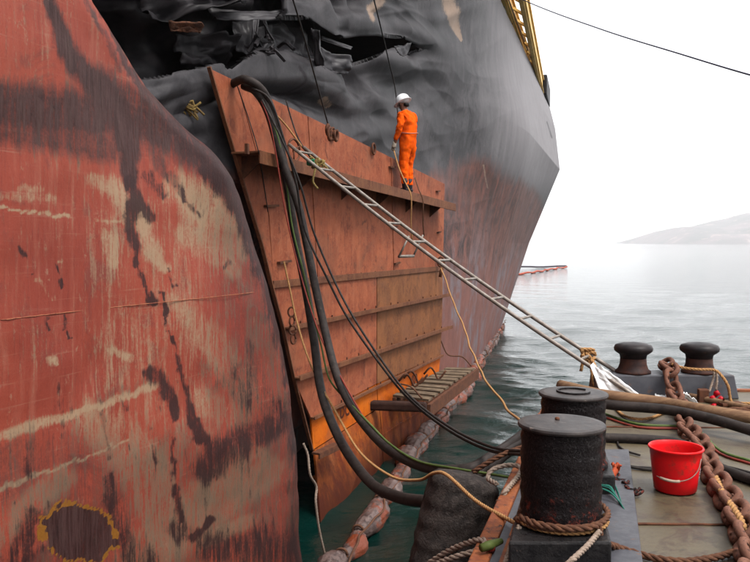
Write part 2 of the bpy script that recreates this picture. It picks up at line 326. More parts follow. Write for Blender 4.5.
# ================================================================== SEA, HILL, HAZE
def axis(a0, a1, d, b0, b1, g):
    c = list(np.arange(a0, a1, d)); x = a1; s = d
    while x < b1: c.append(x); s *= g; x += s
    c.append(b1); x = a0; s = d; lo = []
    while x > b0: s *= g; x -= s; lo.append(max(x, b0))
    return np.array(lo[::-1] + c)
xs = axis(-1, 9, .075, -6500, 6500, 1.045); ys = axis(6, 24, .09, -3000, 6500, 1.035)
X, Y = np.meshgrid(xs, ys); dx = np.gradient(xs)[None, :] + 0 * X; dy = np.gradient(ys)[:, None] + 0 * X; cell = np.maximum(dx, dy * .8)
Z = np.zeros_like(X)
for i in range(46):
    lam = .3 * (18 ** RNG.rand()); th = RNG.normal(math.radians(80), .75); k = 2 * math.pi / lam
    amp = .006 * lam ** .85 * np.clip((lam / cell - 3) / 4, 0, 1)
    ph = k * (X * math.cos(th) + Y * math.sin(th)) + RNG.rand() * 6.3 + 1.5 * vnoise(X * .25 + i, Y * .25, 3)
    Z += amp * (1 - np.abs(np.sin(ph / 2)) * 1.6)
ny, nx = X.shape
idx = np.arange(nx * ny).reshape(ny, nx)
fc = np.stack([idx[:-1, :-1], idx[:-1, 1:], idx[1:, 1:], idx[1:, :-1]], -1).reshape(-1, 4)
V = np.stack([X, Y, Z], -1).reshape(-1, 3)
# seabed skirt makes the sea a closed body
sea = mobj('sea', V, fc, M_SEA, None, True, base=(0, 0, 0)); tag(sea, kind='structure')
# hill
hx = np.linspace(900, 5200, 260); hy = np.linspace(3300, 4600, 60)
HX, HY = np.meshgrid(hx, hy)
top = np.interp(HX / 3950, [.335, .352, .38, .41, .44, .462, .48, .53, .62, .8, 1.3], [0, 40, 80, 88, 118, 135, 155, 185, 200, 160, 40])
prof = np.clip(np.sin(np.clip((HY - 3300) / 1300, 0, 1) * math.pi), 0, 1) ** .7
HZ = top * prof * (.82 + .36 * fbm(HX / 190, HY / 190, 40)) - 6
nyh, nxh = HX.shape; ih = np.arange(nxh * nyh).reshape(nyh, nxh)
hill = mobj('hill', np.stack([HX, HY, HZ], -1).reshape(-1, 3), np.stack([ih[:-1, :-1], ih[:-1, 1:], ih[1:, 1:], ih[1:, :-1]], -1).reshape(-1, 4), M_HILL, None, True); tag(hill, kind='structure')
# haze
HAZE_D = 1.7e-4
hm = bpy.data.materials.new('sea_haze'); hm.use_nodes = True; hm.node_tree.nodes.clear()
pv = hm.node_tree.nodes.new('ShaderNodeVolumePrincipled'); pv.inputs['Density'].default_value = HAZE_D; pv.inputs['Color'].default_value = (.97, .97, .99, 1)
ho = hm.node_tree.nodes.new('ShaderNodeOutputMaterial'); hm.node_tree.links.new(pv.outputs[0], ho.inputs['Volume'])
hz = MB().box((0, 1800, 122), (1, 0, 0), (0, 1, 0), (0, 0, 1), 6700, 4950, 126).build('haze', hm); tag(hz, kind='stuff')

# ================================================================== SHIP
ship = empty('cargo_ship', (-2, 12, 0), 'huge damaged cargo ship with scraped red hull, crumpled black side and torn open gash', 'ship')
def grid_faces(nv, nu, keep=None):
    i = np.arange(nv * nu).reshape(nv, nu); f = np.stack([i[:-1, :-1], i[:-1, 1:], i[1:, 1:], i[1:, :-1]], -1)
    return f.reshape(-1, 4) if keep is None else f[keep]
def strokes(PX, PYY, lst):
    m = np.zeros_like(PX)
    for pts, wd, s in lst:
        if len(pts) == 1: pts = [pts[0], (pts[0][0] + .01, pts[0][1])]
        wds = wd if isinstance(wd, (list, tuple)) else [wd] * len(pts)
        for (a, b), w0, w1 in zip(zip(pts[:-1], pts[1:]), wds[:-1], wds[1:]):
            ax, ay = a; bx, by = b; L2 = (bx - ax) ** 2 + (by - ay) ** 2
            t = np.clip(((PX - ax) * (bx - ax) + (PYY - ay) * (by - ay)) / L2, 0, 1)
            d = np.hypot(PX - ax - t * (bx - ax), PYY - ay - t * (by - ay)); ww = w0 + (w1 - w0) * t
            m = np.maximum(m, s * np.clip(1.5 - d / ww, 0, 1) / 1.0)
    return np.clip(m, 0, 1)
def set_wear_tone(o, R, G, B, A):
    at = o.data.color_attributes.new('wear_tone', 'FLOAT_COLOR', 'POINT')
    at.data.foreach_set('color', np.stack([R.ravel(), G.ravel(), B.ravel(), A.ravel()], -1).astype(np.float32).ravel())
# ---- near side plating
CN = 4.6
sil = [(105, 0), (132, 42), (160, 85), (188, 120), (215, 150), (238, 180), (252, 213), (262, 240), (275, 285), (286, 330), (294, 370), (300, 410), (304, 450), (307, 500), (311, 562)]
se = sorted([(PL(x, y, CN).z, PL(x, y, CN).y) for x, y in sil]); se = [(-1.2, se[0][1] + .1)] + se + [(7.5, 5.2), (9, 4.7), (10.9, 4.4)]
sez = [a for a, b in se]; sey = [b for a, b in se]
zr = np.concatenate([np.linspace(-1.2, .8, 14)[:-1], np.linspace(.8, 6.1, 330), np.linspace(6.1, 10.9, 20)[1:]])
edge = np.interp(zr, sez, sey); Rr = .75; edge0 = edge - .5 * Rr
tt = np.concatenate([np.linspace(0, .45, 12)[:-1], np.linspace(.45, 1, 300)])
th = np.radians(np.linspace(0, 84, 34)[1:])
rows = []
for j, z in enumerate(zr):
    s = -8 + (edge0[j] + 8) * tt; i = np.zeros_like(s)
    s2 = edge0[j] + Rr * np.sin(th) * .95; i2 = Rr * (1 - np.cos(th))
    s3 = s2[-1] + np.linspace(.02, .1, 8); i3 = i2[-1] + np.linspace(.15, 1.6, 8)
    rows.append((np.concatenate([s, s2, s3]), np.concatenate([i, i2, i3])))
S = np.array([r[0] for r in rows]); I = np.array([r[1] for r in rows]); ZZ = zr[:, None] + 0 * S
dn = .10 * (fbm(S / 1.6, ZZ / 1.3, 5, 3) - .5) + .03 * (fbm(S / .5, ZZ / .6, 9, 3) - .5)
dn += -.05 * np.exp(-((S - 6.6) / .5) ** 2 - ((ZZ - 4.9) / .6) ** 2) + .05 * np.exp(-((S - 7.6) / .4) ** 2 - ((ZZ - 4.6) / .5) ** 2)
frac = np.clip(1 - np.abs(edge[:, None] - S) / .8, 0, 1); dn += .05 * frac * (fbm(ZZ / .35, S / .8, 13, 3) - .5)
off = I - dn
XX = M * S - CN - off * NN.x; YY = S - off * NN.y
V = np.stack([XX, YY, ZZ], -1).reshape(-1, 3)
nh = mobj('hull_plating', V, grid_faces(*S.shape), MNH, ship, True); nh['label'] = 'scraped red side plating nearest the camera, ending in a rolled torn edge'
pxg, pyg = proj(XX, YY, ZZ)
px0, py0 = pxg, pyg
pxg = px0 + 9 * (fbm(px0 / 9, py0 / 22, 120, 4) - .5) + 7 * (fbm(px0 / 3, py0 / 12, 125, 3) - .5); pyg = py0 + 7 * (fbm(px0 / 5, py0 / 26, 130, 4) - .5)
Rm = strokes(pxg, pyg, [([(47, -5), (60, 30), (66, 50), (85, 75), (100, 88)], [6, 8, 11, 14, 20], .95), ([(100, 88), (118, 110), (128, 150), (130, 185)], [22, 20, 12, 6], .95),
    ([(95, -5), (112, 35), (135, 80), (165, 108)], [2, 3, 4, 9], .8), ([(84, -5), (100, 30), (122, 70)], [4, 3, 3], .62), ([(104, 0), (140, 55), (185, 115)], [2.5, 2.5, 4], .75),
    ([(120, 95), (165, 112), (200, 130)], [16, 22, 22], .7), ([(-10, 100), (60, 108), (105, 100)], [16, 20, 20], .62), ([(-10, 135), (50, 140), (90, 145)], [12, 14, 10], .5),
    ([(165, 120), (190, 150), (225, 180)], [18, 18, 12], .75), ([(150, 140), (165, 175)], [12, 6], .6), ([(205, 370), (225, 420)], [14, 10], .35), ([(100, 400), (150, 380)], [6, 5], .3)])
Gm = strokes(pxg, pyg, [([(98, 182), (120, 195), (130, 225)], [5, 9, 7], .6), ([(142, 215), (150, 250), (165, 268)], [8, 10, 6], .68), ([(108, 235), (114, 262)], [7, 8], .58),
    ([(185, 195), (205, 215), (235, 225)], [14, 20, 14], .6), ([(200, 235), (232, 258)], [12, 8], .5), ([(-5, 207), (70, 217)], 1.6, .9), ([(97, 220), (130, 224)], 1.3, .6),
    ([(-5, 437), (40, 424), (92, 408), (155, 385)], [6, 6, 3.5, 5], .72), ([(-5, 490), (50, 470), (130, 440)], [3, 1.5, 1], .8), ([(112, 350), (132, 358)], [4, 5], .58), ([(50, 358), (54, 362)], 4, .6),
    ([(20, 188), (40, 190)], 4, .45), ([(0, 196), (50, 198)], 5, .4), ([(35, 280), (55, 300)], 3, .45), ([(10, 520), (30, 500), (60, 470)], [14, 12, 10], .42), ([(120, 430), (150, 470), (160, 520)], [26, 24, 18], .45),
    ([(150, 540), (200, 500), (250, 450)], [26, 24, 16], .5), ([(205, 540), (250, 520)], [12, 10], .55), ([(190, 320), (215, 350), (235, 390)], [14, 16, 12], .42), ([(262, 450), (268, 470)], [8, 6], .5), ([(55, 262), (66, 262)], 1.3, .5), ([(270, 250), (210, 250)], 1.2, .55)])
Bm = strokes(pxg, pyg, [([(128, 180), (133, 205), (131, 225), (137, 260), (143, 285), (152, 302)], [5, 7, 7, 3, 3, 4.5], .95), ([(134, 190), (150, 218)], [5, 6], .8), ([(161, 293), (166, 320), (176, 350), (182, 378), (190, 410), (200, 440)], [2.2, 1.4, 2, 3.2, 4, 5], .9),
    ([(148, 178), (165, 195)], [8, 4], .7), ([(172, 176), (186, 200), (196, 215)], [7, 3, 2], .6), ([(20, 244), (26, 260), (33, 274)], [1.2, 2.6, 1], 1), ([(56, 264), (60, 282), (65, 299)], [1.2, 2.2, 1], 1), ([(45, 316), (48, 330)], 1.2, .9), ([(64, 314), (67, 330), (71, 338)], [2, 2.4, 1], .95),
    ([(168, 268), (174, 286)], 1.6, .8), ([(222, 270), (228, 262)], 3, .6), ([(205, 172), (232, 192), (248, 225), (262, 270)], [8, 12, 12, 10], .8), ([(225, 160), (240, 178)], [8, 5], .8), ([(262, 270), (280, 330), (292, 390)], [9, 8, 6], .68),
    ([(240, 372), (262, 395), (285, 420)], [14, 14, 10], .45), ([(212, 470), (232, 450), (262, 435), (285, 420)], [12, 14, 12, 12], .72), ([(156, 372), (170, 400), (176, 420)], [6, 7, 3], .85), ([(172, 437), (176, 480), (180, 520)], [2, 3, 4], .85), ([(198, 420), (208, 450), (216, 480)], [4, 4, 2], .8),
    ([(175, 530), (215, 545), (240, 548)], [12, 12, 8], .55), ([(190, 540), (212, 520)], [5, 4], .9), ([(20, 562), (38, 520)], [8, 8], .7), ([(110, 480), (122, 530), (130, 560)], [8, 12, 12], .55), ([(60, 385), (55, 420)], 3, .5), ([(100, 400), (108, 460)], 2, .5), ([(122, 400), (130, 450)], 2.4, .5), ([(150, 430), (158, 462)], 2, .5),
    ([(240, 330), (290, 440), (305, 560)], [6, 6, 10], .4), ([(260, 540), (312, 565)], [18, 22], .65), ([(70, 400), (30, 470)], [12, 14], .3), ([(42, 96), (48, 100)], 3, .7), ([(28, 560), (75, 505)], [4, 4], .4)])
# rust blister with burnt orange rim, lower left
ex, ey = (pxg - 80) / 36, (pyg - 532) / 30; ex, ey = (px0 - 79) / 37, (py0 - 532) / 34
er = np.hypot(ex * .92 + ey * .38, (ey * .92 - ex * .38) * 1.15) + .34 * (fbm(px0 / 2.2, py0 / 8, 20, 3) - .5) + .3 * (fbm(px0 / 16, py0 / 16, 24, 2) - .5)
Am = np.clip(1.25 - np.abs(er - 1) / .085, 0, 1) * .95
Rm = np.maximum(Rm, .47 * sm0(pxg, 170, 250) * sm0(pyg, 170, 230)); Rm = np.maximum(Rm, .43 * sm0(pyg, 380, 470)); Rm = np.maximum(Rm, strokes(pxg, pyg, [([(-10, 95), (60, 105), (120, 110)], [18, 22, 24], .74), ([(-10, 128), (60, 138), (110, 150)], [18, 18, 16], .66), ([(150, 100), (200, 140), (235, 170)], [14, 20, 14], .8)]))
Rm = np.where(er < 1, .8, Rm); Gm = np.where(er < 1.05, 0, Gm); Bm = np.where(er < .98, .52, np.where(er < 1.1, Bm * .5, Bm))
strk = fbm(px0 / 3.2 - py0 / 30, py0 / 34, 31, 4); Bm = np.clip(Bm + np.where(pyg > 400, .75 * np.clip((strk - .58) * 3, 0, 1), .4 * np.clip((strk - .62) * 3, 0, 1)), 0, 1)
Bm = np.where(er < .98, .12, Bm * .9)
Gm = np.maximum(Gm, strokes(pxg, pyg, [([(92, 180), (118, 190), (140, 215), (160, 262)], [8, 14, 12, 8], .5), ([(180, 190), (215, 215), (245, 250)], [20, 30, 16], .52), ([(185, 235), (235, 270)], [14, 12], .48), ([(170, 300), (215, 340), (250, 400)], [10, 20, 22], .42), ([(95, 420), (150, 470), (165, 540)], [24, 36, 26], .46), ([(140, 560), (210, 510), (270, 470)], [30, 32, 20], .5), ([(-10, 540), (60, 480)], [20, 16], .42), ([(200, 400), (240, 420)], [20, 16], .4)]))
Gm = np.maximum(Gm, .26 * sm0(pxg, 60, 120) * sm0(pyg, 175, 200)); Gm = np.maximum(Gm, .10)
Rm = np.maximum(Rm, .46 * sm0(pyg, 440, 570)); dk = strokes(pxg, pyg, [([(-20, 108), (60, 112), (120, 118), (180, 135), (238, 175)], [26, 28, 26, 26, 16], .82)]); Rm = np.maximum(Rm, dk)  # plating darker towards the bottom, with a dark band higher up
Bm = np.maximum(Bm, strokes(pxg, pyg, [([(170, 125), (205, 150), (238, 182), (250, 215)], [10, 18, 16, 12], .62), ([(232, 180), (256, 225), (272, 285), (288, 345), (300, 420), (306, 500)], [10, 13, 10, 9, 9, 8], .85), ([(205, 470), (225, 452), (262, 430), (295, 418)], [16, 20, 16, 12], .66), ([(225, 380), (265, 410)], [14, 16], .42), ([(120, 540), (150, 562)], [16, 16], .5), ([(210, 548), (310, 548)], [18, 26], .6), ([(12, 562), (34, 515)], [10, 10], .62), ([(110, 500), (128, 560)], [10, 14], .55), ([(148, 372), (168, 392)], [6, 8], .7)])); Rm = np.where(er < 1, .93, Rm); Gm = np.where(er < 1, 0, Gm); Bm = np.where(er < .98, 0, Bm)
set_wear_tone(nh, Rm, Gm, Bm, Am)
# weld seams along the near plating
def near_point(px, py, lift=.004):
    k = np.argmin((px0 - px) ** 2 + (py0 - py) ** 2); p = V[k]; return Vector(p) + NN * lift
M_SEAM = two('seam_rust', (.3, .08, .05), (.5, .2, .1), 18, .7)
for pts in ([(2, 320), (60, 314), (125, 306), (190, 299), (250, 293), (268, 291)],):
    pp = [near_point(*p) for p in pts]; pp = smooth_path(pp, .06)
    mb = MB(); mb.tube(wob(pp, .002, 30), .0035, 6); mb.build('weld_seam', M_SEAM, ship, True)
# ---- far side plating and bow
rowz = np.array([-1.2, 0, 3.9, 7.46, 9.4, 10.9])
def colm(pts): a = np.array(pts, float); return a
cols = [  # (X, Y) for each row
    colm([(-7.2, 2), (-7.2, 2), (-6.9, 2), (-6.7, 2), (-6.6, 2), (-6.5, 2)]),
    colm([(-3.75, 6), (-3.7, 6), (-3.65, 6), (-3.6, 6), (-3.4, 6), (-3.1, 6)]),
    colm([(.8, 17.2), (.87, 17.2), (1.0, 17.2), (1.0, 17.2), (1.25, 17.2), (1.6, 17.2)]),
    colm([(3.3, 26.3), (3.52, 26.5), (4.53, 27.5), (5.0, 25.9), (4.95, 26.9), (4.75, 27.0)]),
    colm([(5.3, 35), (5.6, 35.4), (7.17, 37), (8.92, 38.5), (8.63, 38.3), (8.33, 38.7)]),
    colm([(5.2, 37), (5.4, 37.6), (6.7, 40), (8.6, 42), (8.2, 42.5), (7.8, 43)]),
    colm([(2.5, 38), (2.6, 38.6), (3.2, 41.4), (3.4, 44.5), (3.2, 45.5), (3.0, 46)]),
    colm([(-8, 25), (-8, 25), (-8.5, 25), (-9, 25), (-9, 25), (-9, 25)]),
    colm([(-15, 2), (-15, 2), (-15, 2), (-15, 2), (-15, 2), (-15, 2)]),
]
uc = [0, 1, 3, 5, 7, 7.6, 8.2, 9, 10]
CX = np.array([c[:, 0] for c in cols]); CY = np.array([c[:, 1] for c in cols])    # cols x rows
uu = np.concatenate([np.linspace(0, 1.1, 20)[:-1], np.linspace(1.1, 3, 420)[:-1], np.linspace(3, 7, 200)[:-1], np.linspace(7, 8.2, 24)[:-1], np.linspace(8.2, 10, 10)])
zf = np.concatenate([np.linspace(-1.2, 3, 60)[:-1], np.linspace(3, 8.6, 330)[:-1], np.linspace(8.6, 10.9, 40)])
def interp_sm(x, xp, fp):        # monotone-ish smooth interpolation
    fp = np.array(fp); xp = np.array(xp); m = np.gradient(fp, xp); i = np.clip(np.searchsorted(xp, x) - 1, 0, len(xp) - 2); h = xp[i + 1] - xp[i]; t = (x - xp[i]) / h
    return (2 * t ** 3 - 3 * t ** 2 + 1) * fp[i] + (t ** 3 - 2 * t ** 2 + t) * h * m[i] + (-2 * t ** 3 + 3 * t ** 2) * fp[i + 1] + (t ** 3 - t ** 2) * h * m[i + 1]
def i2(fp): return np.where(uu > 5, np.interp(uu, uc, fp), interp_sm(uu, uc, fp))
AX = np.array([i2(CX[:, r]) for r in range(6)]); AY = np.array([i2(CY[:, r]) for r in range(6)])
FX = np.array([interp_sm(zf, rowz, AX[:, k]) for k in range(len(uu))]).T; FY = np.array([interp_sm(zf, rowz, AY[:, k]) for k in range(len(uu))]).T
FZ = zf[:, None] + 0 * FX
LX = np.array([np.interp(zf, rowz, AX[:, k]) for k in range(len(uu))]).T; LY = np.array([np.interp(zf, rowz, AY[:, k]) for k in range(len(uu))]).T
kn = sm0(uu, 4.2, 6.4)[None, :]; FX = FX * (1 - kn) + LX * kn; FY = FY * (1 - kn) + LY * kn
fpx, fpy = proj(FX, FY, FZ)
def pip(x, y, poly):
    inside = np.zeros(x.shape, bool); n = len(poly)
    for i in range(n):
        x1, y1 = poly[i]; x2, y2 = poly[(i + 1) % n]
        c = ((y1 > y) != (y2 > y)) & (x < (x2 - x1) * (y - y1) / (y2 - y1 + 1e-12) + x1); inside ^= c
    return inside
def pdist(x, y, poly):
    best = np.full(x.shape, 1e9); bx = x.copy(); by = y.copy(); n = len(poly)
    for i in range(n):
        x1, y1 = poly[i]; x2, y2 = poly[(i + 1) % n]; t = np.clip(((x - x1) * (x2 - x1) + (y - y1) * (y2 - y1)) / ((x2 - x1) ** 2 + (y2 - y1) ** 2), 0, 1)
        qx = x1 + t * (x2 - x1); qy = y1 + t * (y2 - y1); d = np.hypot(x - qx, y - qy); k = d < best; best = np.where(k, d, best); bx = np.where(k, qx, bx); by = np.where(k, qy, by)
    return best, bx, by
CAV = [(60, -130), (290, -130), (283, -5), (283, 11), (275, 18), (292, 19), (303, 19), (312, 26), (320, 31), (334, 38), (352, 35), (368, 35), (380, 37), (396, 38), (408, 43), (422, 49), (412, 53), (407, 57), (400, 51), (388, 50), (376, 53), (364, 61), (350, 68), (337, 69), (326, 66), (318, 63), (304, 60), (296, 56), (287, 52), (276, 55), (268, 53), (257, 54), (250, 54), (246, 58), (238, 62), (228, 71), (223, 72), (219, 66), (208, 67), (196, 70), (158, 79), (40, 90)]
dist, qx, qy = pdist(fpx, fpy, CAV); ins = pip(fpx, fpy, CAV) & (uu[None, :] < 5)
sgn = np.where(ins, -dist, dist)
near = ins & (dist < 2.2)
# snap the rim vertices onto the torn outline
scale = FY / F
FX = np.where(near, FX + (qx - fpx) * scale, FX); FZ = np.where(near, FZ - (qy - fpy) * scale, FZ)
# crumples: outward displacement in metres, keyed to places on the plating
cr = np.zeros_like(FX)
def blob(cx, cy, rx, ry, ang, a, p=2):
    global cr
    c, s = math.cos(math.radians(ang)), math.sin(math.radians(ang)); u = (fpx - cx) * c + (fpy - cy) * s; v = -(fpx - cx) * s + (fpy - cy) * c
    cr = cr + a * np.exp(-(np.abs(u / rx) ** p + np.abs(v / ry) ** p))
for b in [(262, 72, 34, 16, 18, .34), (238, 92, 26, 14, -20, -.22), (295, 97, 34, 9, 12, -.36), (330, 84, 30, 12, 10, .2), (385, 62, 24, 12, 14, .38), (352, 84, 10, 18, -35, -.28), (372, 100, 26, 10, 35, .14), (330, 112, 22, 10, 20, -.14), (290, 118, 18, 9, 20, .16),
          (345, 22, 40, 9, 8, .34), (336, 6, 7, 20, 0, -.34), (352, 0, 6, 16, 5, -.2), (322, 8, 6, 18, 0, .22), (300, 6, 12, 12, 0, .12), (410, 36, 22, 8, 30, .2), (405, 80, 16, 24, -20, -.12), (430, 20, 10, 30, 0, .10), (450, 70, 16, 40, -20, .08), (372, 20, 12, 10, 0, -.16),
          (190, 92, 20, 8, -12, .12), (195, 110, 24, 6, -20, -.1), (395, 8, 10, 14, 0, -.1), (460, 30, 8, 40, -12, -.06), (480, 120, 10, 60, -12, .06)]: blob(*b)
amp = np.clip(1 - (fpx - 400) / 130, .12, 1) * np.clip((260 - fpy) / 60, .15, 1) * np.clip((uu[None, :] - .9) / .2, 0, 1) * np.clip((6.8 - uu[None, :]), .0, 1)
rg = 1 - np.abs(2 * fbm(fpx / 75 + fpy / 60, fpy / 62 - fpx / 160, 50, 2) - 1)
rg3 = 1 - np.abs(2 * fbm(fpx / 46 - fpy / 70 + 3, fpy / 30 + fpx / 120, 57, 2) - 1)
cr = cr + amp * (.27 * (rg ** 2 - .5) + .05 * (rg3 ** 3 - .4) + .014 * (fbm(fpx / 16, fpy / 14, 60, 3) - .5))
rg2 = 1 - np.abs(2 * fbm(fpx / 26 - fpy / 60, fpy / 22, 64, 2) - 1); cr = cr + amp * .02 * (rg2 - .8)
def crease(x0, y0, x1, y1, w_, a):
    global cr
    L2 = (x1 - x0) ** 2 + (y1 - y0) ** 2; t = ((fpx - x0) * (x1 - x0) + (fpy - y0) * (y1 - y0)) / L2; tc = np.clip(t, 0, 1)
    d_ = np.hypot(fpx - x0 - tc * (x1 - x0), fpy - y0 - tc * (y1 - y0)); cr = cr + a * np.clip(1 - d_ / w_, 0, 1) * np.sin(np.clip(tc, .03, .97) * math.pi) ** .5
for q in [(262, 92, 320, 88, 13, -.16), (300, 88, 345, 108, 12, .12), (345, 70, 362, 100, 10, -.14), (368, 85, 425, 60, 12, .10), (325, -10, 332, 28, 8, -.18), (356, -10, 350, 24, 7, -.12), (300, 70, 352, 78, 9, .12), (225, 84, 262, 66, 12, .12), (410, 60, 450, 110, 12, -.07), (392, 0, 430, 46, 10, .08), (262, 110, 300, 122, 9, .1), (165, 100, 205, 88, 8, -.08)]: crease(*q)
cr *= np.clip(1 - uu[None, :] / 9, 0, 1)
cr = cr - .25 * np.clip((uu[None, :] < 3) * (fpy > 180), 0, 1)
# leave the nearer hidden part set in behind the steel patch
rim = np.exp(-np.clip(sgn, 0, 99) / 3.0) * (uu[None, :] < 5); low = fpy > 45 + (fpx < 250) * 15
cr = cr + np.where(low, -.06, .05) * rim
nx_ = np.cos(np.arctan2(np.gradient(FX, axis=1), np.gradient(FY, axis=1))); ny_ = -np.sin(np.arctan2(np.gradient(FX, axis=1), np.gradient(FY, axis=1)))
ok = uu[None, :] < 7
GX = np.where(ok, FX + cr * nx_, FX); GY = np.where(ok, FY + cr * ny_, FY)
bad = ins & ~near
bev = sm0(fpx, 470, 446) * sm0(FZ, 8.6, 7.4) * (uu[None, :] < 3.3)
cc_ = M * GY - GX; lowr = sm0(fpy, np.interp(fpx, [300, 445], [430, 372]), np.interp(fpx, [300, 445], [455, 392])) * sm0(fpx, 448, 436)
need = 5.76; soft = need + .06 * np.logaddexp(0, (cc_ - need) / .06)
cc2 = cc_ + (soft - cc_) * bev + lowr * 1.2 * (fpx > 250) * (uu[None, :] < 3.2)
GX = np.where(uu[None, :] > .8, M * GY - cc2, GX)
keep = ~(bad[:-1, :-1] | bad[:-1, 1:] | bad[1:, 1:] | bad[1:, :-1])
fh = mobj('bow_plating', np.stack([GX, GY, FZ], -1).reshape(-1, 3), grid_faces(*FX.shape, keep=keep), MFH, ship, True); fh['label'] = 'crumpled black and brown plating running forward to the bow'
def sm(x, a, b): t = np.clip((x - a) / (b - a), 0, 1); return t * t * (3 - 2 * t)
bline = np.interp(fpx, [150, 440, 470, 500, 530, 545], [175, 182, 172, 176, 190, 205])
R2 = sm(fpy + 46 * (fbm(fpx / 26, fpy / 50, 140, 4) - .5), bline - 26, bline + 22)
G2 = .74 * sm(fpx, 445, 540) * (1 - sm(fpy, 165, 235)) + .12 * sm(fpx, 340, 440) * (1 - sm(fpy, 165, 200))  # sky sheen towards the bow, put into the colour as paler grey
G2 = np.maximum(G2, strokes(fpx, fpy, [([(400, 100), (440, 170)], 10, .3)]))
B2 = strokes(fpx, fpy, [([(292, 68), (300, 80), (296, 88)], 1.6, .8), ([(286, 92), (310, 90)], 2, .7), ([(400, 60), (425, 80)], [6, 4], .45), ([(425, 88), (430, 95)], 5, .4), ([(546, 122), (551, 138)], [1, 1], .6), ([(300, 60), (330, 70)], 4, .4)])
B2 = np.clip(B2 + .6 * sm(fpx, 520, 440) * sm(fpy, 200, 225) * (1 - sm(fpy, 250, 275)) * .75, 0, 1)
A2 = strokes(fpx, fpy, [([(446, -4), (450, 14), (460, 40)], [7, 8, 2], .95), ([(376, 2), (366, 10), (362, 20)], [5, 5, 4], .75), ([(324, 98), (330, 104)], [3, 3], .75), ([(482, 165), (487, 188)], .8, .6), ([(182, 30), (200, 28)], [8, 6], .5)])
# pale scoured patches low on the bow
G2 = np.maximum(G2, 0); set_wear_tone(fh, np.clip(R2, 0, 1), np.clip(G2, 0, 1), B2, A2)
sol = fh.modifiers.new('thickness', 'SOLIDIFY'); sol.thickness = .07; sol.offset = 0
# ---- deck, inside of the hull and torn pieces
mb = MB(); mb.slab([(-6.8, 2, 10.88), (-2.9, 6, 10.88), (1.7, 17.2, 10.88), (8.2, 38.6, 10.88), (3, 45.5, 10.88), (-9, 25, 10.88), (-15, 2, 10.88)], (0, 0, 1), .05)
mb.slab([(-8.5, -8, 10.84), (-3.0, 4.2, 10.84), (-4.4, 6, 10.84), (-15, 6, 10.84), (-15, -8, 10.84)], (0, 0, 1), .05); mb.build('deck', M_GREYSTEEL, ship)
mb = MB(); mb.box((-8.5, 9.5, 4.8), (.1, 1, 0), (-1, .1, 0), (0, 0, 1), 9, .1, 6); mb.build('inner_bulkhead', M_DARKSTEEL, ship)
mb = MB(); mb.box((-6, -6, 5), (1, 0, 0), (0, 1, 0), (0, 0, 1), 5, .1, 6); mb.build('inner_bulkhead', M_DARKSTEEL, ship)
mb = MB()
for i, z in enumerate((5.05, 7.7)):
    mb.slab([(-8.4, 3, z), (-5.2, 6.5, z), (-3.6, 10, z), (-1.2, 17, z), (-8, 17, z)], (0, 0, 1), .06)
mb.build('tween_deck', M_DARKSTEEL, ship)
for i in range(7):
    y = 7.2 + i * 1.35; x = -4.7 + (y - 7) * .36
    mb = MB(); mb.bar((x - .25, y, 4.2), (x - .35, y + .1, 8.4), .22, .03, (1, 0, 0)); mb.bar((x - .13, y - .02, 4.2), (x - .23, y + .08, 8.4), .03, .14, (1, 0, 0)); mb.build('hull_frame', M_DARKSTEEL, ship)
def crumple_sheet(name, poly, Yd, mat, amp=.08, seed=0, parent=None, n=26, base=None, thick=.012, ynoise=None, **kw):
    """a bent sheet spanning the 4-corner poly (photo px + depth per corner)"""
    P = [PY(p[0], p[1], p[2] if len(p) > 2 else Yd) for p in poly]; vs = []
    nrm = (P[1] - P[0]).cross(P[3] - P[0]).normalized()
    for j in range(n + 1):
        for i in range(n + 1):
            u, v = i / n, j / n; jit = amp * (fbm(np.array(u * 3.1 + seed * 3.3), np.array(v * 2.3 + seed), 70 + seed, 3) - .5) * 2
            e = .03 * math.sin(u * 17 + seed) + .02 * math.sin(v * 23 + seed * 2)
            vs.append((P[0] * (1 - u) + P[1] * u) * (1 - v) + (P[3] * (1 - u) + P[2] * u) * v + nrm * float(jit) + (P[1] - P[0]) * (e * .3 * (v - .5)) + (P[3] - P[0]) * (e * (u - .5)))
    o = mobj(name, vs, grid_faces(n + 1, n + 1), mat, parent, True, base); s = o.modifiers.new('thickness', 'SOLIDIFY'); s.thickness = thick; s.offset = 0
    return o
TP = [([(206, 10, 10.4), (284, 11, 11.2), (278, 21, 11.0), (216, 21, 10.3)], M_GREYSTEEL, .07), ([(140, -20, 9.4), (250, -14, 10.6), (240, 12, 10.5), (150, 14, 9.3)], M_DARKSTEEL, .35),
      ([(232, 22, 10.9), (256, 18, 11.2), (252, 56, 11.1), (236, 50, 10.9)], M_GREYSTEEL, .08), ([(253, 20, 10.6), (259, 19, 10.6), (255, 57, 10.5), (250, 57, 10.5)], M_GREYSTEEL, .03),
      ([(256, 28, 11.2), (286, 22, 11.8), (302, 56, 12.2), (270, 58, 11.4)], M_GREYSTEEL, .16), ([(284, 24, 12.1), (308, 36, 12.6), (318, 66, 12.5), (290, 62, 12.0)], M_GREYSTEEL, .14),
      ([(311, 28, 11.7), (319, 31, 11.6), (323, 66, 11.7), (315, 66, 11.9)], M_GREYSTEEL, .08), ([(322, 36, 12.4), (352, 47, 13.2), (350, 50, 13.1), (321, 40, 12.4)], M_GREYSTEEL, .03),
      ([(318, 48, 12.3), (352, 58, 13.0), (348, 74, 12.9), (322, 72, 12.3)], M_GREYSTEEL, .12),
      ([(394, 46, 12.9), (411, 45, 13.1), (406, 56, 12.9), (397, 53, 12.7)], M_GREYSTEEL, .05), ([(176, 34, 10.2), (236, 38, 10.9), (232, 64, 11), (178, 66, 10.1)], M_DARKSTEEL, .3)]
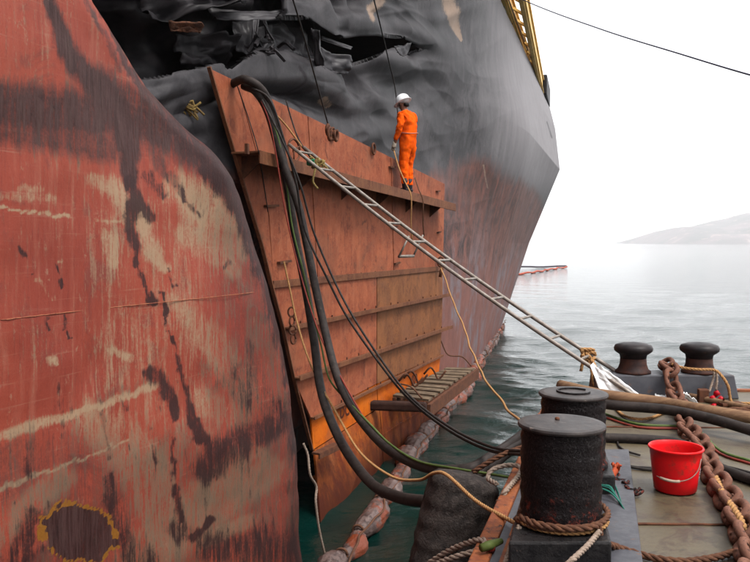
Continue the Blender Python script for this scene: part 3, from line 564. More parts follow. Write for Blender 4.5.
crumple_sheet('crumpled_plate', [(80, -60, 9.6), (312, -60, 12.9), (312, 90, 12.9), (90, 100, 9.8)], 10, M_DARKSTEEL, 1.0, 33, ship, 80)
for i, (p, mt, a) in enumerate(TP): crumple_sheet('torn_plate', p, 10, mt, a, i, ship, 16)
M_EXPRUST = two('flaking_rust', (.28, .12, .07), (.10, .05, .035), 12, .8, bump=.7, bd=.02)
crumple_sheet('torn_plate', [(168, 22, 9.4), (204, 26, 9.6), (200, 33, 9.6), (172, 30, 9.4)], 9, M_EXPRUST, .12, 21, ship, 16)
mb = MB(); rnd = random.Random(4)
for k in range(16):
    a = PY(255 + rnd.random() * 24, 34 + rnd.random() * 18, 10.5); b = a + Vector((rnd.uniform(-.25, .25), rnd.uniform(-.2, .2), rnd.uniform(-.18, .18))); mb.tube(smooth_path([a, (a + b) / 2 + Vector((0, 0, rnd.uniform(-.08, .08))), b], .05), .012 + rnd.random() * .02, 5)
tag(mb.build('torn_pipework', M_DARKSTEEL, ship), kind='stuff')
# bulwark stanchions and yellow boom on the foredeck
crane = empty('deck_crane', PY(500, 10, 23.5), 'yellow crane boom lowered along the ship rail above the black bow', 'crane')
ba = PY(500, -60, 21.5); bb = PY(541, 95, 37.4); dirb = (bb - ba).normalized(); sideb = Vector((1, -.3, 0)).normalized(); upb = sideb.cross(dirb).normalized(); upb = upb if upb.z > 0 else -upb
L = (bb - ba).length
for s, nm in ((-1, 'side_girder'), (1, 'side_girder')):
    a = ba + sideb * .32 * s; b = bb + sideb * .1 * s; mb = MB(); mb.bar(a, b, .10, .8, upb); mb.bar(a + upb * .3, b + upb * .3, .22, .05, upb); mb.bar(a - upb * .3, b - upb * .3, .22, .05, upb); mb.build(nm, M_YEL, crane)
for i in range(14):
    t = (i + .5) / 14; a = ba.lerp(bb, t); mb = MB(); mb.bar(a - sideb * .26 * (1 - .6 * t) + upb * .1, a + sideb * .26 * (1 - .6 * t) - upb * .1 + dirb * .3, .08, .08); mb.build('cross_brace', M_YEL, crane)
for i in range(9):
    t = .06 + i * .1; a = ba.lerp(bb, t) - sideb * .62 - upb * .5; mb = MB(); mb.bar(a, a + dirb * 1.35 + sideb * .28 + upb * .2, .1, .42, upb); mb.bar(a + dirb * 1.35 + sideb * .28 - upb * .1, a + dirb * 1.4 + sideb * .3 + upb * .55, .5, .1, sideb); mb.build('grey_bracket', M_GPOST, crane)
mb = MB(); mb.box(PY(541, 92, 37.2), dirb, sideb, upb, 1.3, .35, .45); mb.build('boom_head', M_DARKSTEEL, crane, bevel=.05)
mb = MB()
for i in range(2): mb.tube(smooth_path([PY(495, -4 - 30 * i, 23 - i), PY(520, 46 - 16 * i, 28.6), PY(543, 100 - 10 * i, 38)], .6), .035, 6)
mb.build('rail', M_GPOST, ship, True)

# ================================================================== STEEL PATCH ON THE HOLE
patch = empty('steel_patch', PL(360, 395, 5.63), 'tall rusty orange steel patch with welded ribs covering the hole in the ship', 'steel patch')
CPT = 5.63
def panel(pts, mat, c=CPT, name='panel', t=.03, label=None):
    P = [PL(x, y, c) for x, y in pts]; mb = MB(); mb.slab(P[::-1], NN, t); o = mb.build(name, mat, patch, bevel=.004)
    if label: o['label'] = label
    return o
def inset(pts, d=.35):
    cx = sum(p[0] for p in pts) / len(pts); cy = sum(p[1] for p in pts) / len(pts)
    return [(x + d * (1 if x < cx else -1), y + d * (1 if y < cy else -1)) for x, y in pts]
# joints stay open a few millimetres; panels differ slightly in depth
panel(inset([(209, 68), (236, 81), (250, 128), (260, 164), (269, 217), (274, 284), (271, 285), (262, 245), (242, 180), (222, 112)]), MP_RED, CPT - .0)
panel(inset([(236, 81), (308, 116), (318, 280), (274, 284), (269, 217), (260, 164), (250, 128)]), MP_RED, CPT + .006)
panel(inset([(308, 116), (391, 157), (394, 273), (318, 280)]), MP_RED, CPT + .002)
panel(inset([(391, 157), (445, 183.5), (443.5, 268), (394, 273)]), MP_RED, CPT - .003)
panel(inset([(271, 285), (377, 274.5), (377, 310), (284, 328)]), MP_RED, CPT + .004)
panel(inset([(377, 274.5), (443, 268), (443, 296), (377, 310)]), MP_TAN, CPT - .002, label='tan upper row panel')
panel(inset([(284, 328), (377, 310), (377, 351), (294, 379)]), MP_RED, CPT - .001)
panel(inset([(377, 310), (443, 296), (442, 329), (377, 351)]), MP_TAN, CPT + .005, label='tan middle row panel')
panel(inset([(294, 379), (377, 351), (377, 384), (311, 419)]), MP_RED, CPT + .002)
panel(inset([(377, 351), (442, 329), (441, 355.5), (377, 384)]), MP_TAN, CPT - .003, label='tan lower row panel')
panel(inset([(311, 419), (377, 384), (378, 408), (313, 450)]), MP_ORANGE, CPT + .02, label='bright orange primed panel')
panel(inset([(377, 384), (441, 355.5), (438, 382), (378, 408)]), MP_ORANGE, CPT + .024, label='bright orange primed panel by the slatted platform')
# sloping lower plates running in under the patch
def slope(p4, name='lower_panel'):
    P = [PL(x, y, c) for x, y, c in p4]; n = (P[1] - P[0]).cross(P[3] - P[0]).normalized(); mb = MB(); mb.slab(P, n, .03); mb.build(name, MP_LOW, patch)
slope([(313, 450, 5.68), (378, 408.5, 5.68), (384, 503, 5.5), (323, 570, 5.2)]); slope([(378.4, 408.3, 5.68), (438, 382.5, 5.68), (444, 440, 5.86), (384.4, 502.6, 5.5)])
mb = MB(); mb.bar(PL(314, 478, 5.62), PL(440, 398, 5.62), .06, .05); mb.build('rubbing_bar', MP_LOW, patch, bevel=.006)
# welded edge strip, dogs and seams
mb = MB(); pts = [(209, 67), (222, 112), (242, 180), (262, 246), (272, 287), (283, 328), (294, 379), (312, 450)]
for a, b in zip(pts[:-1], pts[1:]): mb.bar(PL(*a, CPT - .01), PL(*b, CPT - .01), .022, .05, NN)
mb.build('edge_strip', MP_BEAM, patch)
def rib(a, b, out, h, name='stiffener'):
    A = PL(*a, CPT); B = PL(*b, CPT); d = (B - A).normalized(); up = d.cross(NN).normalized(); up = up if up.z > 0 else -up
    mb = MB(); mb.box((A + B) / 2 + NN * out / 2, d, NN, up, (B - A).length / 2, out / 2 + .001, .012)
    mb.box((A + B) / 2 + NN * (out + .008), d, NN, up, (B - A).length / 2, .008, h / 2); o = mb.build(name, MP_BEAM, patch, bevel=.003)
    k = int((B - A).length / .55)
    for i in range(1, k):
        p = A.lerp(B, (i + random.uniform(-.35, .35)) / k); m2 = MB(); m2.box(p + NN * .008 + up * .03, d, NN, up, random.uniform(.008, .02), .006, random.uniform(.015, .03)); m2.build('weld_tab', M_RUST, patch)
    return o
rib((283, 328), (446, 294.5), .09, .07); rib((293, 378), (448, 326.5), .10, .07); rib((311, 418), (441, 355), .05, .05)
rib((272, 284.5), (443, 268), .012, .10, 'cover_strip')
# the long shelf the worker stands on
A = PL(231, 153, CPT); B = PL(438, 205, CPT); d = (B - A).normalized(); SHW = .38
mb = MB(); mb.box((A + B) / 2 + NN * SHW / 2, d, NN, (0, 0, 1), (B - A).length / 2, SHW / 2, .012)
mb.box((A + B) / 2 + NN * (SHW + .01) + Vector((0, 0, -.062)), d, NN, (0, 0, 1), (B - A).length / 2, .01, .078); mb.build('shelf', MP_BEAM, patch, bevel=.004)
for i in range(6):
    p = A.lerp(B, .03 + .18 * i); mb = MB(); q = p + NN * SHW * .95; r0 = p - Vector((0, 0, .3)); w_ = d * .012
    mb.add([p - w_, q - w_, r0 - w_, p + w_, q + w_, r0 + w_], [(0, 1, 2), (5, 4, 3), (0, 3, 4, 1), (1, 4, 5, 2), (2, 5, 3, 0)]); mb.build('shelf_bracket', M_RUST, patch)
mb = MB(); mb.box(PL(247, 149, 5.22), d, NN, (0, 0, 1), .02, .02, .06); mb.build('bolted_flange', M_RUST, patch)
for (x, y, l) in [(270, 207, .32), (283, 263, .32), (393, 228, .26), (396, 264, .26), (438, 233, .2), (391, 168, .26), (437, 192, .2)]:
    p = PL(x, y, CPT) + NN * .025; mb = MB(); mb.bar(p - d * l / 2, p + d * l / 2 + Vector((0, 0, .03)), .05, .03); mb.build('welding_dog', M_RUST, patch)
for (x, y) in ((331, 134), (372, 149)):
    p = PL(x, y, CPT) + NN * .03; mb = MB(); mb.tube([p + Vector((0, 0, .09 * math.cos(q))) + d * .07 * math.sin(q) for q in np.linspace(0, 6.2832, 16)], .02, 6); mb.build('lifting_lug', M_RUST, patch, True)
mb = MB(); mb.box(PL(330, 449, 5.35), d, NN, (0, 0, 1), .35, .12, .015); mb.box(PL(330, 451, 5.23), d, NN, (0, 0, 1), .35, .012, .04); mb.build('ledge', M_RUST, patch)
# hand written marks on the orange strip
def marks(txt, px, py, size, name='painted_mark'):
    cu = bpy.data.curves.new(name, 'FONT'); cu.body = txt; cu.size = size; cu.extrude = .001; cu.offset = .008; cu.materials.append(M_INK)
    o = bpy.data.objects.new(name, cu); COL.objects.link(o); p = PL(px, py, CPT - .03) + NN * .012
    ux = (PL(px + 20, py - 10, CPT) - PL(px, py, CPT)).normalized(); uz = Vector((0, 0, 1)); n = ux.cross(uz).normalized(); n = n if n.dot(NN) > 0 else -n
    uz = n.cross(ux); COL.objects.unlink(o); COL.objects.link(o); me = bpy.data.meshes.new_from_object(o); bpy.data.objects.remove(o); o = bpy.data.objects.new(name, me); COL.objects.link(o)
    mt = Matrix((ux, uz, n)).transposed().to_4x4(); mt.translation = p; o.parent = patch; o.matrix_local = Matrix.Translation(-patch.location) @ mt
    return o
marks('DC', 339, 419, .26); marks('08', 411, 388, .34)
mb = MB()
for x, y in ((399, 381), (404, 378), (424, 374)):
    p = PL(x, y, 5.5); mb.tube(smooth_path([p, p + Vector((.12, -.06, .14)), p + Vector((.22, .1, .02)), p + Vector((.3, .1, -.12)), p + Vector((.45, .1, .05))], .04), .02, 6)
tag(mb.build('rope_loop', M_RUST, patch, True), kind='stuff')
mb = MB(); p = PL(441, 262, 5.5); mb.tube([p + Vector((.07 * math.cos(q), 0, .10 * math.sin(q))) for q in np.linspace(0, 6.3, 14)], .025, 6); mb.tube([p + Vector((.02, 0, -.1)), p + Vector((-.02, 0, -.32))], .035, 6); mb.build('end_lug', M_RUST, patch, True)
# hand wheel on the shelf
hw = empty('hand_wheel', PL(294, 152, 5.45), 'small rusty hand wheel on the shelf beside the ladder top', 'hand wheel')
p = PL(294, 150, 5.3); mb = MB(); mb.tube([p + d * .16 * math.cos(q) + Vector((0, 0, .14 * math.sin(q))) for q in np.linspace(0, 6.2832, 22)], .016, 6); mb.build('rim', M_RUST, hw, True)
for q in (0.5, 2.6, 4.7):
    mb = MB(); mb.tube([p, p + d * .16 * math.cos(q) + Vector((0, 0, .14 * math.sin(q)))], .012, 6); mb.build('spoke', M_RUST, hw, True)
mb = MB(); mb.tube([p, PL(294, 152, 5.6)], .02, 6); mb.build('shaft', M_RUST, hw, True)

# ================================================================== SLATTED PLATFORM
plat = empty('slatted_platform', PL(425, 392, 5.2), 'slatted wooden staging hung low against the orange plate beside the floating boom', 'platform')
pa = PL(392, 394, 5.55); pb = PL(448, 368, 5.6); pc = PL(476, 371, 4.95); pd = PL(428, 402, 4.75)
pz = (pa.z + pb.z + pc.z + pd.z) / 4; NS = 10
for q in (pa, pb, pc, pd): q.z = pz
for i in range(NS):
    t0 = (i + .12) / NS; t1 = (i + .74) / NS; mb = MB(); P = [pa.lerp(pb, t0), pd.lerp(pc, t0), pd.lerp(pc, t1), pa.lerp(pb, t1)]
    z_ = random.uniform(-.01, .015); P = [v + Vector((0, 0, z_ + .04)) for v in P]; mb.slab(P, (0, 0, 1), .04); mb.build('slat', M_SLAT, plat)
for t in (.06, .94):
    mb = MB(); mb.bar(pa.lerp(pd, t) - Vector((0, 0, .07)), pb.lerp(pc, t) - Vector((0, 0, .07)), .07, .13); mb.build('stringer', M_RUST, plat)
mb = MB(); mb.bar(pa + Vector((-.45, -.6, -.02)), pd + Vector((-.05, -.35, -.02)), .2, .16); mb.build('front_bumper', M_BURNT, plat, bevel=.04)
mb = MB(); mb.bar(pd + Vector((0, -.2, -.12)), pc + Vector((.05, .1, -.12)), .06, .22); mb.build('side_board', M_RUST, plat)
for q, t in ((pd, pa), (pc, pb)):
    mb = MB(); mb.tube(smooth_path([q + Vector((-.1, 0, .05)), q + Vector((-.3, .1, .25)), t + Vector((0, 0, .3)), t + Vector((-.15, .1, .6))], .06), .015, 6); mb.build('hanging_rope', M_BROPE, plat, True)

# ================================================================== OIL BOOM
boom = empty('floating_boom', PZ(430, 425, 0), 'pale and orange floating oil boom squeezed along the ship waterline', 'boom')
bp = [PZ(x, y, .08) for x, y in [(322, 585), (347, 546), (372, 511), (396, 474), (416, 446), (433, 425), (449, 405), (463, 388), (475, 370), (485, 352), (493, 340), (498, 331), (502, 322)]]
bs = smooth_path(bp, .08)
cum = [0]
for a, b in zip(bs[:-1], bs[1:]): cum.append(cum[-1] + (b - a).length)
def at(s):
    k = min(max(1, int(np.searchsorted(cum, s))), len(bs) - 1); t = (s - cum[k - 1]) / (cum[k] - cum[k - 1] + 1e-9); return bs[k - 1].lerp(bs[k], t)
s = 0; i = 0; rb = random.Random(3)
while s < cum[-1] - 1.2:
    ln = rb.uniform(.75, 1.25); R0 = rb.uniform(.14, .21); n = 30; mb = MB(); pts = []; rr = []
    tw = Vector((rb.uniform(-.12, .12), rb.uniform(-.1, .1), rb.uniform(-.02, .06)))
    for k in range(n + 1):
        t = k / n; pts.append(at(s + ln * t) + tw * math.sin(t * math.pi)); rr.append(R0 * (.32 + .68 * math.sin(math.pi * t) ** .45))
    mb.tube(pts, rr, 36); vs = mb.v
    for k, v in enumerate(vs):
        a = float(fbm(np.array(v.x * 5.0), np.array(v.y * 3 + v.z * 6), 80, 3)) - .5; c0 = pts[min(k // 36, n)]; v += (v - c0) * (a * .22 + .045 * math.sin(math.atan2(v.z - c0.z, v.x - c0.x) * 13 + v.y * 5) + .03 * math.sin(v.y * 31)); v.z -= .05
    mb.build('float_segment', M_BOOM, boom, True)
    mb = MB(); e = at(s + ln + .02); q = at(s + ln + .1) - e; q.normalize(); sx = q.cross(Vector((0, 0, 1))).normalized()
    mb.tube([e + (sx * math.cos(a) + Vector((0, 0, 1)) * math.sin(a)) * .075 for a in np.linspace(0, 6.28, 12)], .018, 6); mb.build('tie_collar', M_BROPE, boom, True)
    s += ln + .04; i += 1
mb = MB(); mb.tube(wob([p + Vector((.16, -.1, .12)) for p in bs], .03, 4), .015, 5); mb.build('boom_line', M_BROPE, boom, True)
# far boom lines
fb = [PZ(x, y, .15) for x, y in [(470, 280), (516, 274.2), (535, 272), (552, 269), (560, 267.8), (567, 267.2)]]
mb = MB(); mb.tube(wob(smooth_path(fb, 1.2), .12, .7), [.09 + .05 * abs(math.sin(i * .55)) for i in range(len(smooth_path(fb, 1.2)))], 8); tag(mb.build('orange_boom', two('orange_boom_skin', (.62, .12, .06), (.42, .08, .05), 1, .6), None, True, base=fb[0]), 'thin orange boom floating on the open sea beyond the bow', 'boom')
fb = [PZ(x, y, .2) for x, y in [(480, 267.4), (520, 267), (545, 266.6), (566, 266.3)]]
mb = MB(); mb.tube(wob(smooth_path(fb, 1.2), .1, .5), .13, 8); tag(mb.build('dark_boom', two('dark_boom_skin', (.07, .06, .08), (.12, .1, .12), 1, .6), None, True, base=fb[0]), 'dark floating line behind the thin orange boom at sea', 'boom')

# ================================================================== BARGE
DZ = 2.35
barge = empty('work_barge', (2.6, 4, 0), 'low work barge with muddy olive deck and rusty orange edge', 'barge')
def ex_(y): return .49 + (y - 3.89) * .3106
E0 = (ex_(-3), -3); E1 = (ex_(8.25), 8.25); ED = Vector((.3106, 1, 0)).normalized(); EN = Vector((1, -.3106, 0)).normalized()
def edge_strip(a, b, z, t, name, mat, y0=-3, y1=8.25, bevel=0):
    P = [Vector((ex_(y0) + a, y0, z)), Vector((ex_(y0) + b, y0, z)), Vector((ex_(y1) + b, y1, z)), Vector((ex_(y1) + a, y1, z))]
    mb = MB(); mb.slab(P, (0, 0, 1), t); return mb.build(name, mat, barge, bevel=bevel)
dv = []; nu, nv = 120, 150
for j in range(nv + 1):
    y = -3 + 11.25 * j / nv
    for i in range(nu + 1):
        x = ex_(y) + .2 + (9 - ex_(y)) * (i / nu) ** 1.4
        dv.append((x, y, DZ + .012 * (float(fbm(np.array(x * 1.1), np.array(y * 1.1), 90, 3)) - .5)))
mobj('deck', dv, grid_faces(nv + 1, nu + 1), M_DECK, barge, True)
edge_strip(0, .10, DZ + .015, .12, 'edge_beam', M_EDGE, bevel=.01); edge_strip(.102, .2, DZ - .004, .1, 'gutter', M_GREYP); edge_strip(.155, .175, DZ + .02, .1, 'gutter_bead', M_EDGE)
mb = MB(); mb.slab([(E0[0] + .06, -3, DZ - .1), (9, -3, DZ - .1), (9, 8.2, DZ - .1), (E1[0] + .06, 8.2, DZ - .1)], (0, 0, 1), DZ + .6); mb.build('hull', M_EDGE, barge)
mb = MB(); mb.slab([(E1[0], 8.17, DZ + .02), (9, 8.17, DZ + .02), (9, 8.25, DZ + .02), (E1[0], 8.25, DZ + .02)], (0, 0, 1), .1); mb.build('end_beam', M_EDGE, barge)
for y_ in (-.4, 1.8, 4.3, 6.6):     # weld beads between the deck plates
    mb = MB(); mb.tube(wob(smooth_path([Vector((ex_(y_) + .25, y_, DZ + .004)), Vector((4, y_ - .1, DZ + .004)), Vector((8.9, y_ - .4, DZ + .004))], .08), .002, 25), .008, 6); mb.build('weld_bead', M_RUST, barge, True)
mb = MB(); mb.tube(wob(smooth_path([Vector((1.9, -2, DZ + .004)), Vector((3.2, 3.4, DZ + .004)), Vector((4.4, 8.1, DZ + .004))], .08), .002, 25), .008, 6); mb.build('weld_bead', M_RUST, barge, True)
# base strip under the two drum bollards
def along(y, o): return Vector((ex_(y) + o, y, 0))
mb = MB(); P = [along(3.1, .2), along(3.1, .86), along(5.75, .8), along(5.75, .2)]; mb.slab([p + Vector((0, 0, DZ + .035)) for p in P], (0, 0, 1), .03); mb.build('base_plate', M_GREYP, barge, bevel=.006)
mb = MB(); P = [Vector((.62, 3.61, 0)), Vector((1.10, 3.61, 0)), Vector((1.22, 4.2, 0)), Vector((.78, 4.2, 0))]; mb.slab([p + Vector((0, 0, 2.512)) for p in P], (0, 0, 1), .14); mb.build('bollard_plinth', M_PLINTH, barge, bevel=.012)
mb = MB(); P = [Vector((1.02, 4.7, 0)), Vector((1.45, 4.7, 0)), Vector((1.54, 5.2, 0)), Vector((1.1, 5.2, 0))]; mb.slab([p + Vector((0, 0, 2.5)) for p in P], (0, 0, 1), .13); mb.build('bollard_plinth', M_PLINTH, barge, bevel=.012)
def bollard(x, y, z0, z1, label, ring):
    b = empty('bollard', (x, y, z0), label, 'bollard', 'black drum bollards along the barge edge'); r = .203; h = z1 - z0
    prof = [(r + .012, 0), (r + .012, .02), (r - .002, .035)] + [(r - .004 + .004 * math.sin(k * 2.1), .05 + (h - .09) * k / 14) for k in range(15)] + [(r, h - .022)]
    o = MB().lathe((x, y, z0 + .0005), prof, 64).build('drum', M_TAR, b, True)
    for v in o.data.vertices:
        a = float(fbm(np.array(math.atan2(v.co.y, v.co.x) * 5 + 9), np.array(v.co.z * 14), 33, 3)) - .5; v.co.x *= 1 + a * .03; v.co.y *= 1 + a * .03
    MB().lathe((x, y, z1), [(r - .004, -.024), (r + .010, -.02), (r + .013, -.010), (r + .008, 0), (r - .02, .003), (.0001, .004)], 64).build('cap', M_CAP, b, False, bevel=.002)
    if ring:
        mb = MB(); mb.tube([Vector((x + .1 * math.cos(q), y + .1 * math.sin(q), z1 + .008)) for q in np.linspace(.5, 5.9, 20)], .007, 6); mb.build('lid_ring', M_TAR, b, True)
    else:
        MB().lathe((x - .01, y + .05, z1 + .003), [(.012, 0), (.012, .01), (.006, .014)], 12).build('lid_stud', M_RUST, b, True)
bollard(.93, 3.9, 2.512, 3.006, 'nearest thick black drum bollard with a rope round its foot', False)
bollard(1.25, 4.94, 2.5, 2.96, 'second black drum bollard behind the nearest one, ring on its lid', True)
# twin bitts on a grey box
bitts = empty('double_bitts', (2.9, 8.0, DZ), 'grey steel box carrying two rusty mushroom bitts at the far end of the deck', 'bitts')
bl = PZ(598, 403, DZ); br = PZ(742, 400, DZ); by0 = 7.78; bx0, bx1 = 2.22, 3.62; BT = 2.585
mb = MB(); mb.box8([(bx0, by0, DZ), (bx1, by0, DZ), (bx1, by0 + .4, DZ), (bx0, by0 + .4, DZ), (bx0 + .02, by0 + .03, BT), (bx1 - .04, by0 + .03, BT), (bx1 - .04, by0 + .37, BT), (bx0 + .02, by0 + .37, BT)]); mb.build('box_base', M_GREYP, bitts, bevel=.012)
for px in (633, 699):
    c = PY(px, 372, by0 + .2); c.z = BT
    o = MB().lathe(c, [(.175, 0), (.175, .02), (.15, .04), (.132, .09), (.128, .15)], 36).build('bitt_stem', M_BITTR, bitts, True)
    MB().lathe(c, [(.128, .15), (.135, .185), (.165, .205), (.188, .225), (.192, .25), (.178, .28), (.12, .30), (.03, .312), (.0001, .314)], 36).build('bitt_head', M_BITT, bitts, True)
# ladder
lad = empty('aluminium_ladder', PZ(650, 400, DZ), 'long light metal ladder sloping from the patch shelf down to the barge deck', 'ladder')
r1a, r1b = PY(289, 144.5, 9.85), PZ(646, 403, DZ + .02); r2a, r2b = PY(304, 147.5, 10.15), PZ(654.5, 396, DZ + .02)
for a, b in ((r1a, r1b), (r2a, r2b)):
    q = [a.lerp(b, t) + Vector((0, 0, -.10 * math.sin(math.pi * t))) for t in np.linspace(0, 1, 24)]
    mb = MB(); mb.tube(q, .022, 8); mb.build('rail', M_ALU, lad, True)
NR = 14
for i in range(NR):
    t = (i + .4) / (NR - .6); sg = Vector((0, 0, -.10 * math.sin(math.pi * t))); mb = MB(); mb.tube([r1a.lerp(r1b, t) + sg, r2a.lerp(r2b, t) + sg], .015, 8); mb.build('rung', M_ALU, lad, True)
h1 = PY(409, 236, 9.45); h2 = PY(423, 235, 9.7); g1 = PY(399, 256.5, 9.4); g2 = PY(413.5, 256, 9.65)
mb = MB(); mb.tube([h1, g1], .012, 6); mb.tube([h2, g2], .012, 6); mb.tube([g1, g2], .02, 6); mb.build('hooked_step', M_ALU, lad, True)
# ================================================================== LINES, HOSES, ROPES
GR = {'thick_hose': 'thick black hoses over the patch', 'black_cable': 'pair of thin black cables', 'crane_wire': 'steel wires from above', 'safety_line': 'lines hanging by the worker', 'patch_wire': 'thin wires lying on the patch',
      'timber_pole': 'timber poles on the deck', 'deck_cable': 'thin black cables on the deck', 'gas_hose': 'gas hoses on the deck', 'brown_rope': 'brown ropes at the bollard', 'white_rope': 'pale ropes at the barge edge'}
def line(name, pts, r, mat, label, cat, group=None, strands=False, w=0, seg=8, step=.06):
    group = group or GR.get(name)
    P = smooth_path(pts, step if not strands else min(step, r * 1.2)); 
    if w: P = wob(P, w, 3, len(P))
    mb = MB(); (mb.rope(P, r) if strands else mb.tube(P, r, seg)); o = mb.build(name, mat, None, True, base=P[0]); return tag(o, label, cat, group)
def Q(*t): return [PY(*p) for p in t]
def D(z, *t): return [PZ(p[0], p[1], DZ + (p[2] if len(p) > 2 else z)) for p in t]
line('thick_hose', Q((196, 112, 10.0), (217, 95, 9.8), (236, 82, 9.5), (247, 80, 9.3), (262, 90, 9.35), (273, 115, 9.6), (281, 150, 9.75), (288, 190, 9.8), (296, 240, 9.8), (306, 290, 9.6), (314, 340, 9.4), (320, 385, 9.1), (330, 418, 8.7), (347, 452, 8.2), (371, 483, 7.5), (395, 496, 6.9), (422, 501, 6.3), (455, 500, 5.95)), .052, M_RUBBER, 'thick black hose hanging over the patch, dipping lowest before the fender', 'hose')
line('thick_hose', Q((244, 86, 9.5), (256, 92, 9.35), (268, 112, 9.5), (279, 150, 9.6), (290, 182, 9.6), (299, 208, 9.6), (306, 240, 9.55), (315, 285, 9.4), (326, 335, 9.2), (335, 370, 8.9), (345, 395, 8.6), (361, 420, 8.2), (385, 446, 7.6), (412, 462, 7.0), (440, 470, 6.5), (470, 469, 6.3), (490, 458, 6.5), (508, 446, 6.8), (530, 430, 7.2)), .05, M_RUBBER, 'thick black hose hanging over the patch, higher of the two, ending on the barge edge', 'hose')
line('black_cable', Q((252, 88, 9.3), (270, 100, 9.2), (284, 140, 9.2), (296, 182, 9.3), (305, 230, 9.4), (328.5, 281, 9.3), (349, 320, 9.1), (386, 372, 8.6), (412, 402, 8.0), (450, 431, 7.2), (489, 450, 6.3), (527, 455, 5.3)), .014, M_CABLE, 'thin black cable running from the patch to the bollards, left one of a close pair', 'cable')
line('black_cable', Q((262, 100, 9.2), (282, 140, 9.15), (300, 184, 9.2), (313, 230, 9.3), (333, 278, 9.25), (355, 320, 9.0), (390, 372, 8.5), (416, 402, 7.9), (453, 429, 7.1), (492, 447, 6.2), (530, 452, 5.3)), .013, M_CABLE, 'thin black cable running from the patch to the bollards, right one of a close pair', 'cable')
line('tan_line', Q((252, 84, 9.4), (272, 120, 9.5), (284, 165, 9.6), (292, 225, 9.6), (303, 270, 9.5), (312, 310, 9.4), (321, 345, 9.2), (330, 380, 8.9), (352, 405, 8.4), (370, 424, 8.0), (390, 444, 7.5), (418, 461, 6.8), (455, 468.5, 6.2), (490, 474, 5.9), (523, 480, 5.6)), .011, M_HOSEG, 'thin green line slung under the thick hoses towards the barge', 'line')
line('thin_red_hose', Q((254, 86, 9.35), (268, 118, 9.4), (276, 155, 9.5), (286, 215, 9.5), (302, 280, 9.4), (318, 330, 9.2), (333, 362, 9.0), (350, 394, 8.5), (368, 424, 8.05), (388, 445, 7.55), (416, 463, 6.85)), .009, M_HOSER, 'thin red hose hanging beside the green line on the patch', 'hose')
line('tan_rope', Q((284, 262, 10.1), (290, 290, 10.0), (296, 318, 9.9), (306, 352, 9.6), (318, 380, 9.2), (337, 414, 8.6), (360, 452, 7.8), (391, 476, 6.9), (418, 480, 6.1), (434, 473, 5.6), (447, 475, 5.3), (475, 500, 4.75), (502, 516, 4.35), (520, 524.5, 4.12)) + [Vector((.93 + .225 * math.cos(q), 3.9 + .225 * math.sin(q), 2.53)) for q in np.radians([195, 225, 255, 285, 315, 340, 365])], .0125, M_TAN, 'tan rope looping from the patch over the fender to the nearest bollard foot', 'rope', strands=True)
line('lashing_rope', Q((441, 268, 15.6), (447, 286, 15.0), (453, 300, 14.5), (466, 334, 12.8), (479, 368, 11), (496, 394, 9.4), (511, 413, 8.3), (530, 426, 7.4)), .014, M_TAN, 'thin tan rope slanting from the patch corner across the green water', 'rope', w=.01)
line('crane_wire', [PY(270, -60, 8.2), PY(293, 0, 9.3), PY(312, 66, 10.4), PL(329, 128, 5.5)], .011, M_CABLE, 'steel wire dropping from above to the shackle on the patch', 'wire')
line('crane_wire', [PY(352, -80, 9.5), PY(374, 0, 12.6), PY(389, 62, 14.6), PY(396, 95, 15.0), PL(401, 162, 5.6)], .012, M_CABLE, 'steel wire dropping from above to behind the worker helmet', 'wire')
line('overhead_line', [PY(440, -40, 24), PY(523, 0, 19), PY(600, 29, 15), PY(680, 54, 12), PY(750, 75, 10), PY(830, 95, 8.5)], .0115, plain('blue_grey_wire', (.06, .06, .10)), 'single thin line crossing the white sky at upper right', 'wire')
sh = empty('shackle', PL(331, 134, 5.45), 'rusty shackle and hook hanging on the plate under the left crane wire', 'shackle')
for k, (x, y, rr) in enumerate([(328, 130, .07), (330, 134, .085), (336, 135, .08)]):
    p = PL(x, y, 5.4 - .05 * k); mb = MB(); mb.tube([p + d * rr * .7 * math.cos(q) + Vector((0, 0, rr * math.sin(q))) for q in np.linspace(.4 + k, 5.4 + k, 16)], .024, 7); mb.build('link', M_RUST, sh, True)
ck = empty('chain_hook', PL(292, 330, 5.4), 'rusty hook hanging on a short wire left of the thick hoses', 'hook')
for k in range(4):
    p = PL(291.5 + k * .6, 312 + k * 9, 5.4); mb = MB(); mb.tube([p + Vector(((.03 if k % 2 else .045) * math.cos(q), .03 * (k % 2) * math.cos(q), .065 * math.sin(q))) for q in np.linspace(0, 6.2832, 12)], .014, 6); mb.build('link', M_RUST, ck, True)
line('safety_line', Q((394, 151, 12.9), (399, 168, 12.7), (405, 182, 12.6), (411, 196, 12.5), (411, 222, 12.6), (412, 240, 12.7)), .011, M_TAN, 'tan line hanging from the worker hand down past the shelf', 'line')
line('safety_line', Q((415, 178, 13.3), (419, 190, 12.7), (423, 201, 12.6), (423, 222, 12.7), (424, 236, 12.8)), .011, M_BROPE, 'brown line falling from behind the worker boots', 'line')
line('patch_wire', [PL(260, 100, 5.5), PL(283, 122, 5.45), PL(303, 148, 5.3), PL(312, 158, 5.2)], .012, M_TAN, 'thin tan wire slanting across the patch to the ladder head', 'wire')
line('patch_wire', [PL(286, 100, 5.55), PL(291, 118, 5.5), PL(299, 140, 5.35), PL(310, 157, 5.2)], .010, M_CABLE, 'dark curved wire falling over the patch top to the ladder head', 'wire')
line('patch_wire', [PL(236, 82, 5.56), PL(249, 120, 5.55), PL(258, 150, 5.2), PL(262, 172, 5.5), PL(268, 212, 5.55)], .007, M_CABLE, 'fine dark wire lying down the left part of the patch', 'wire')
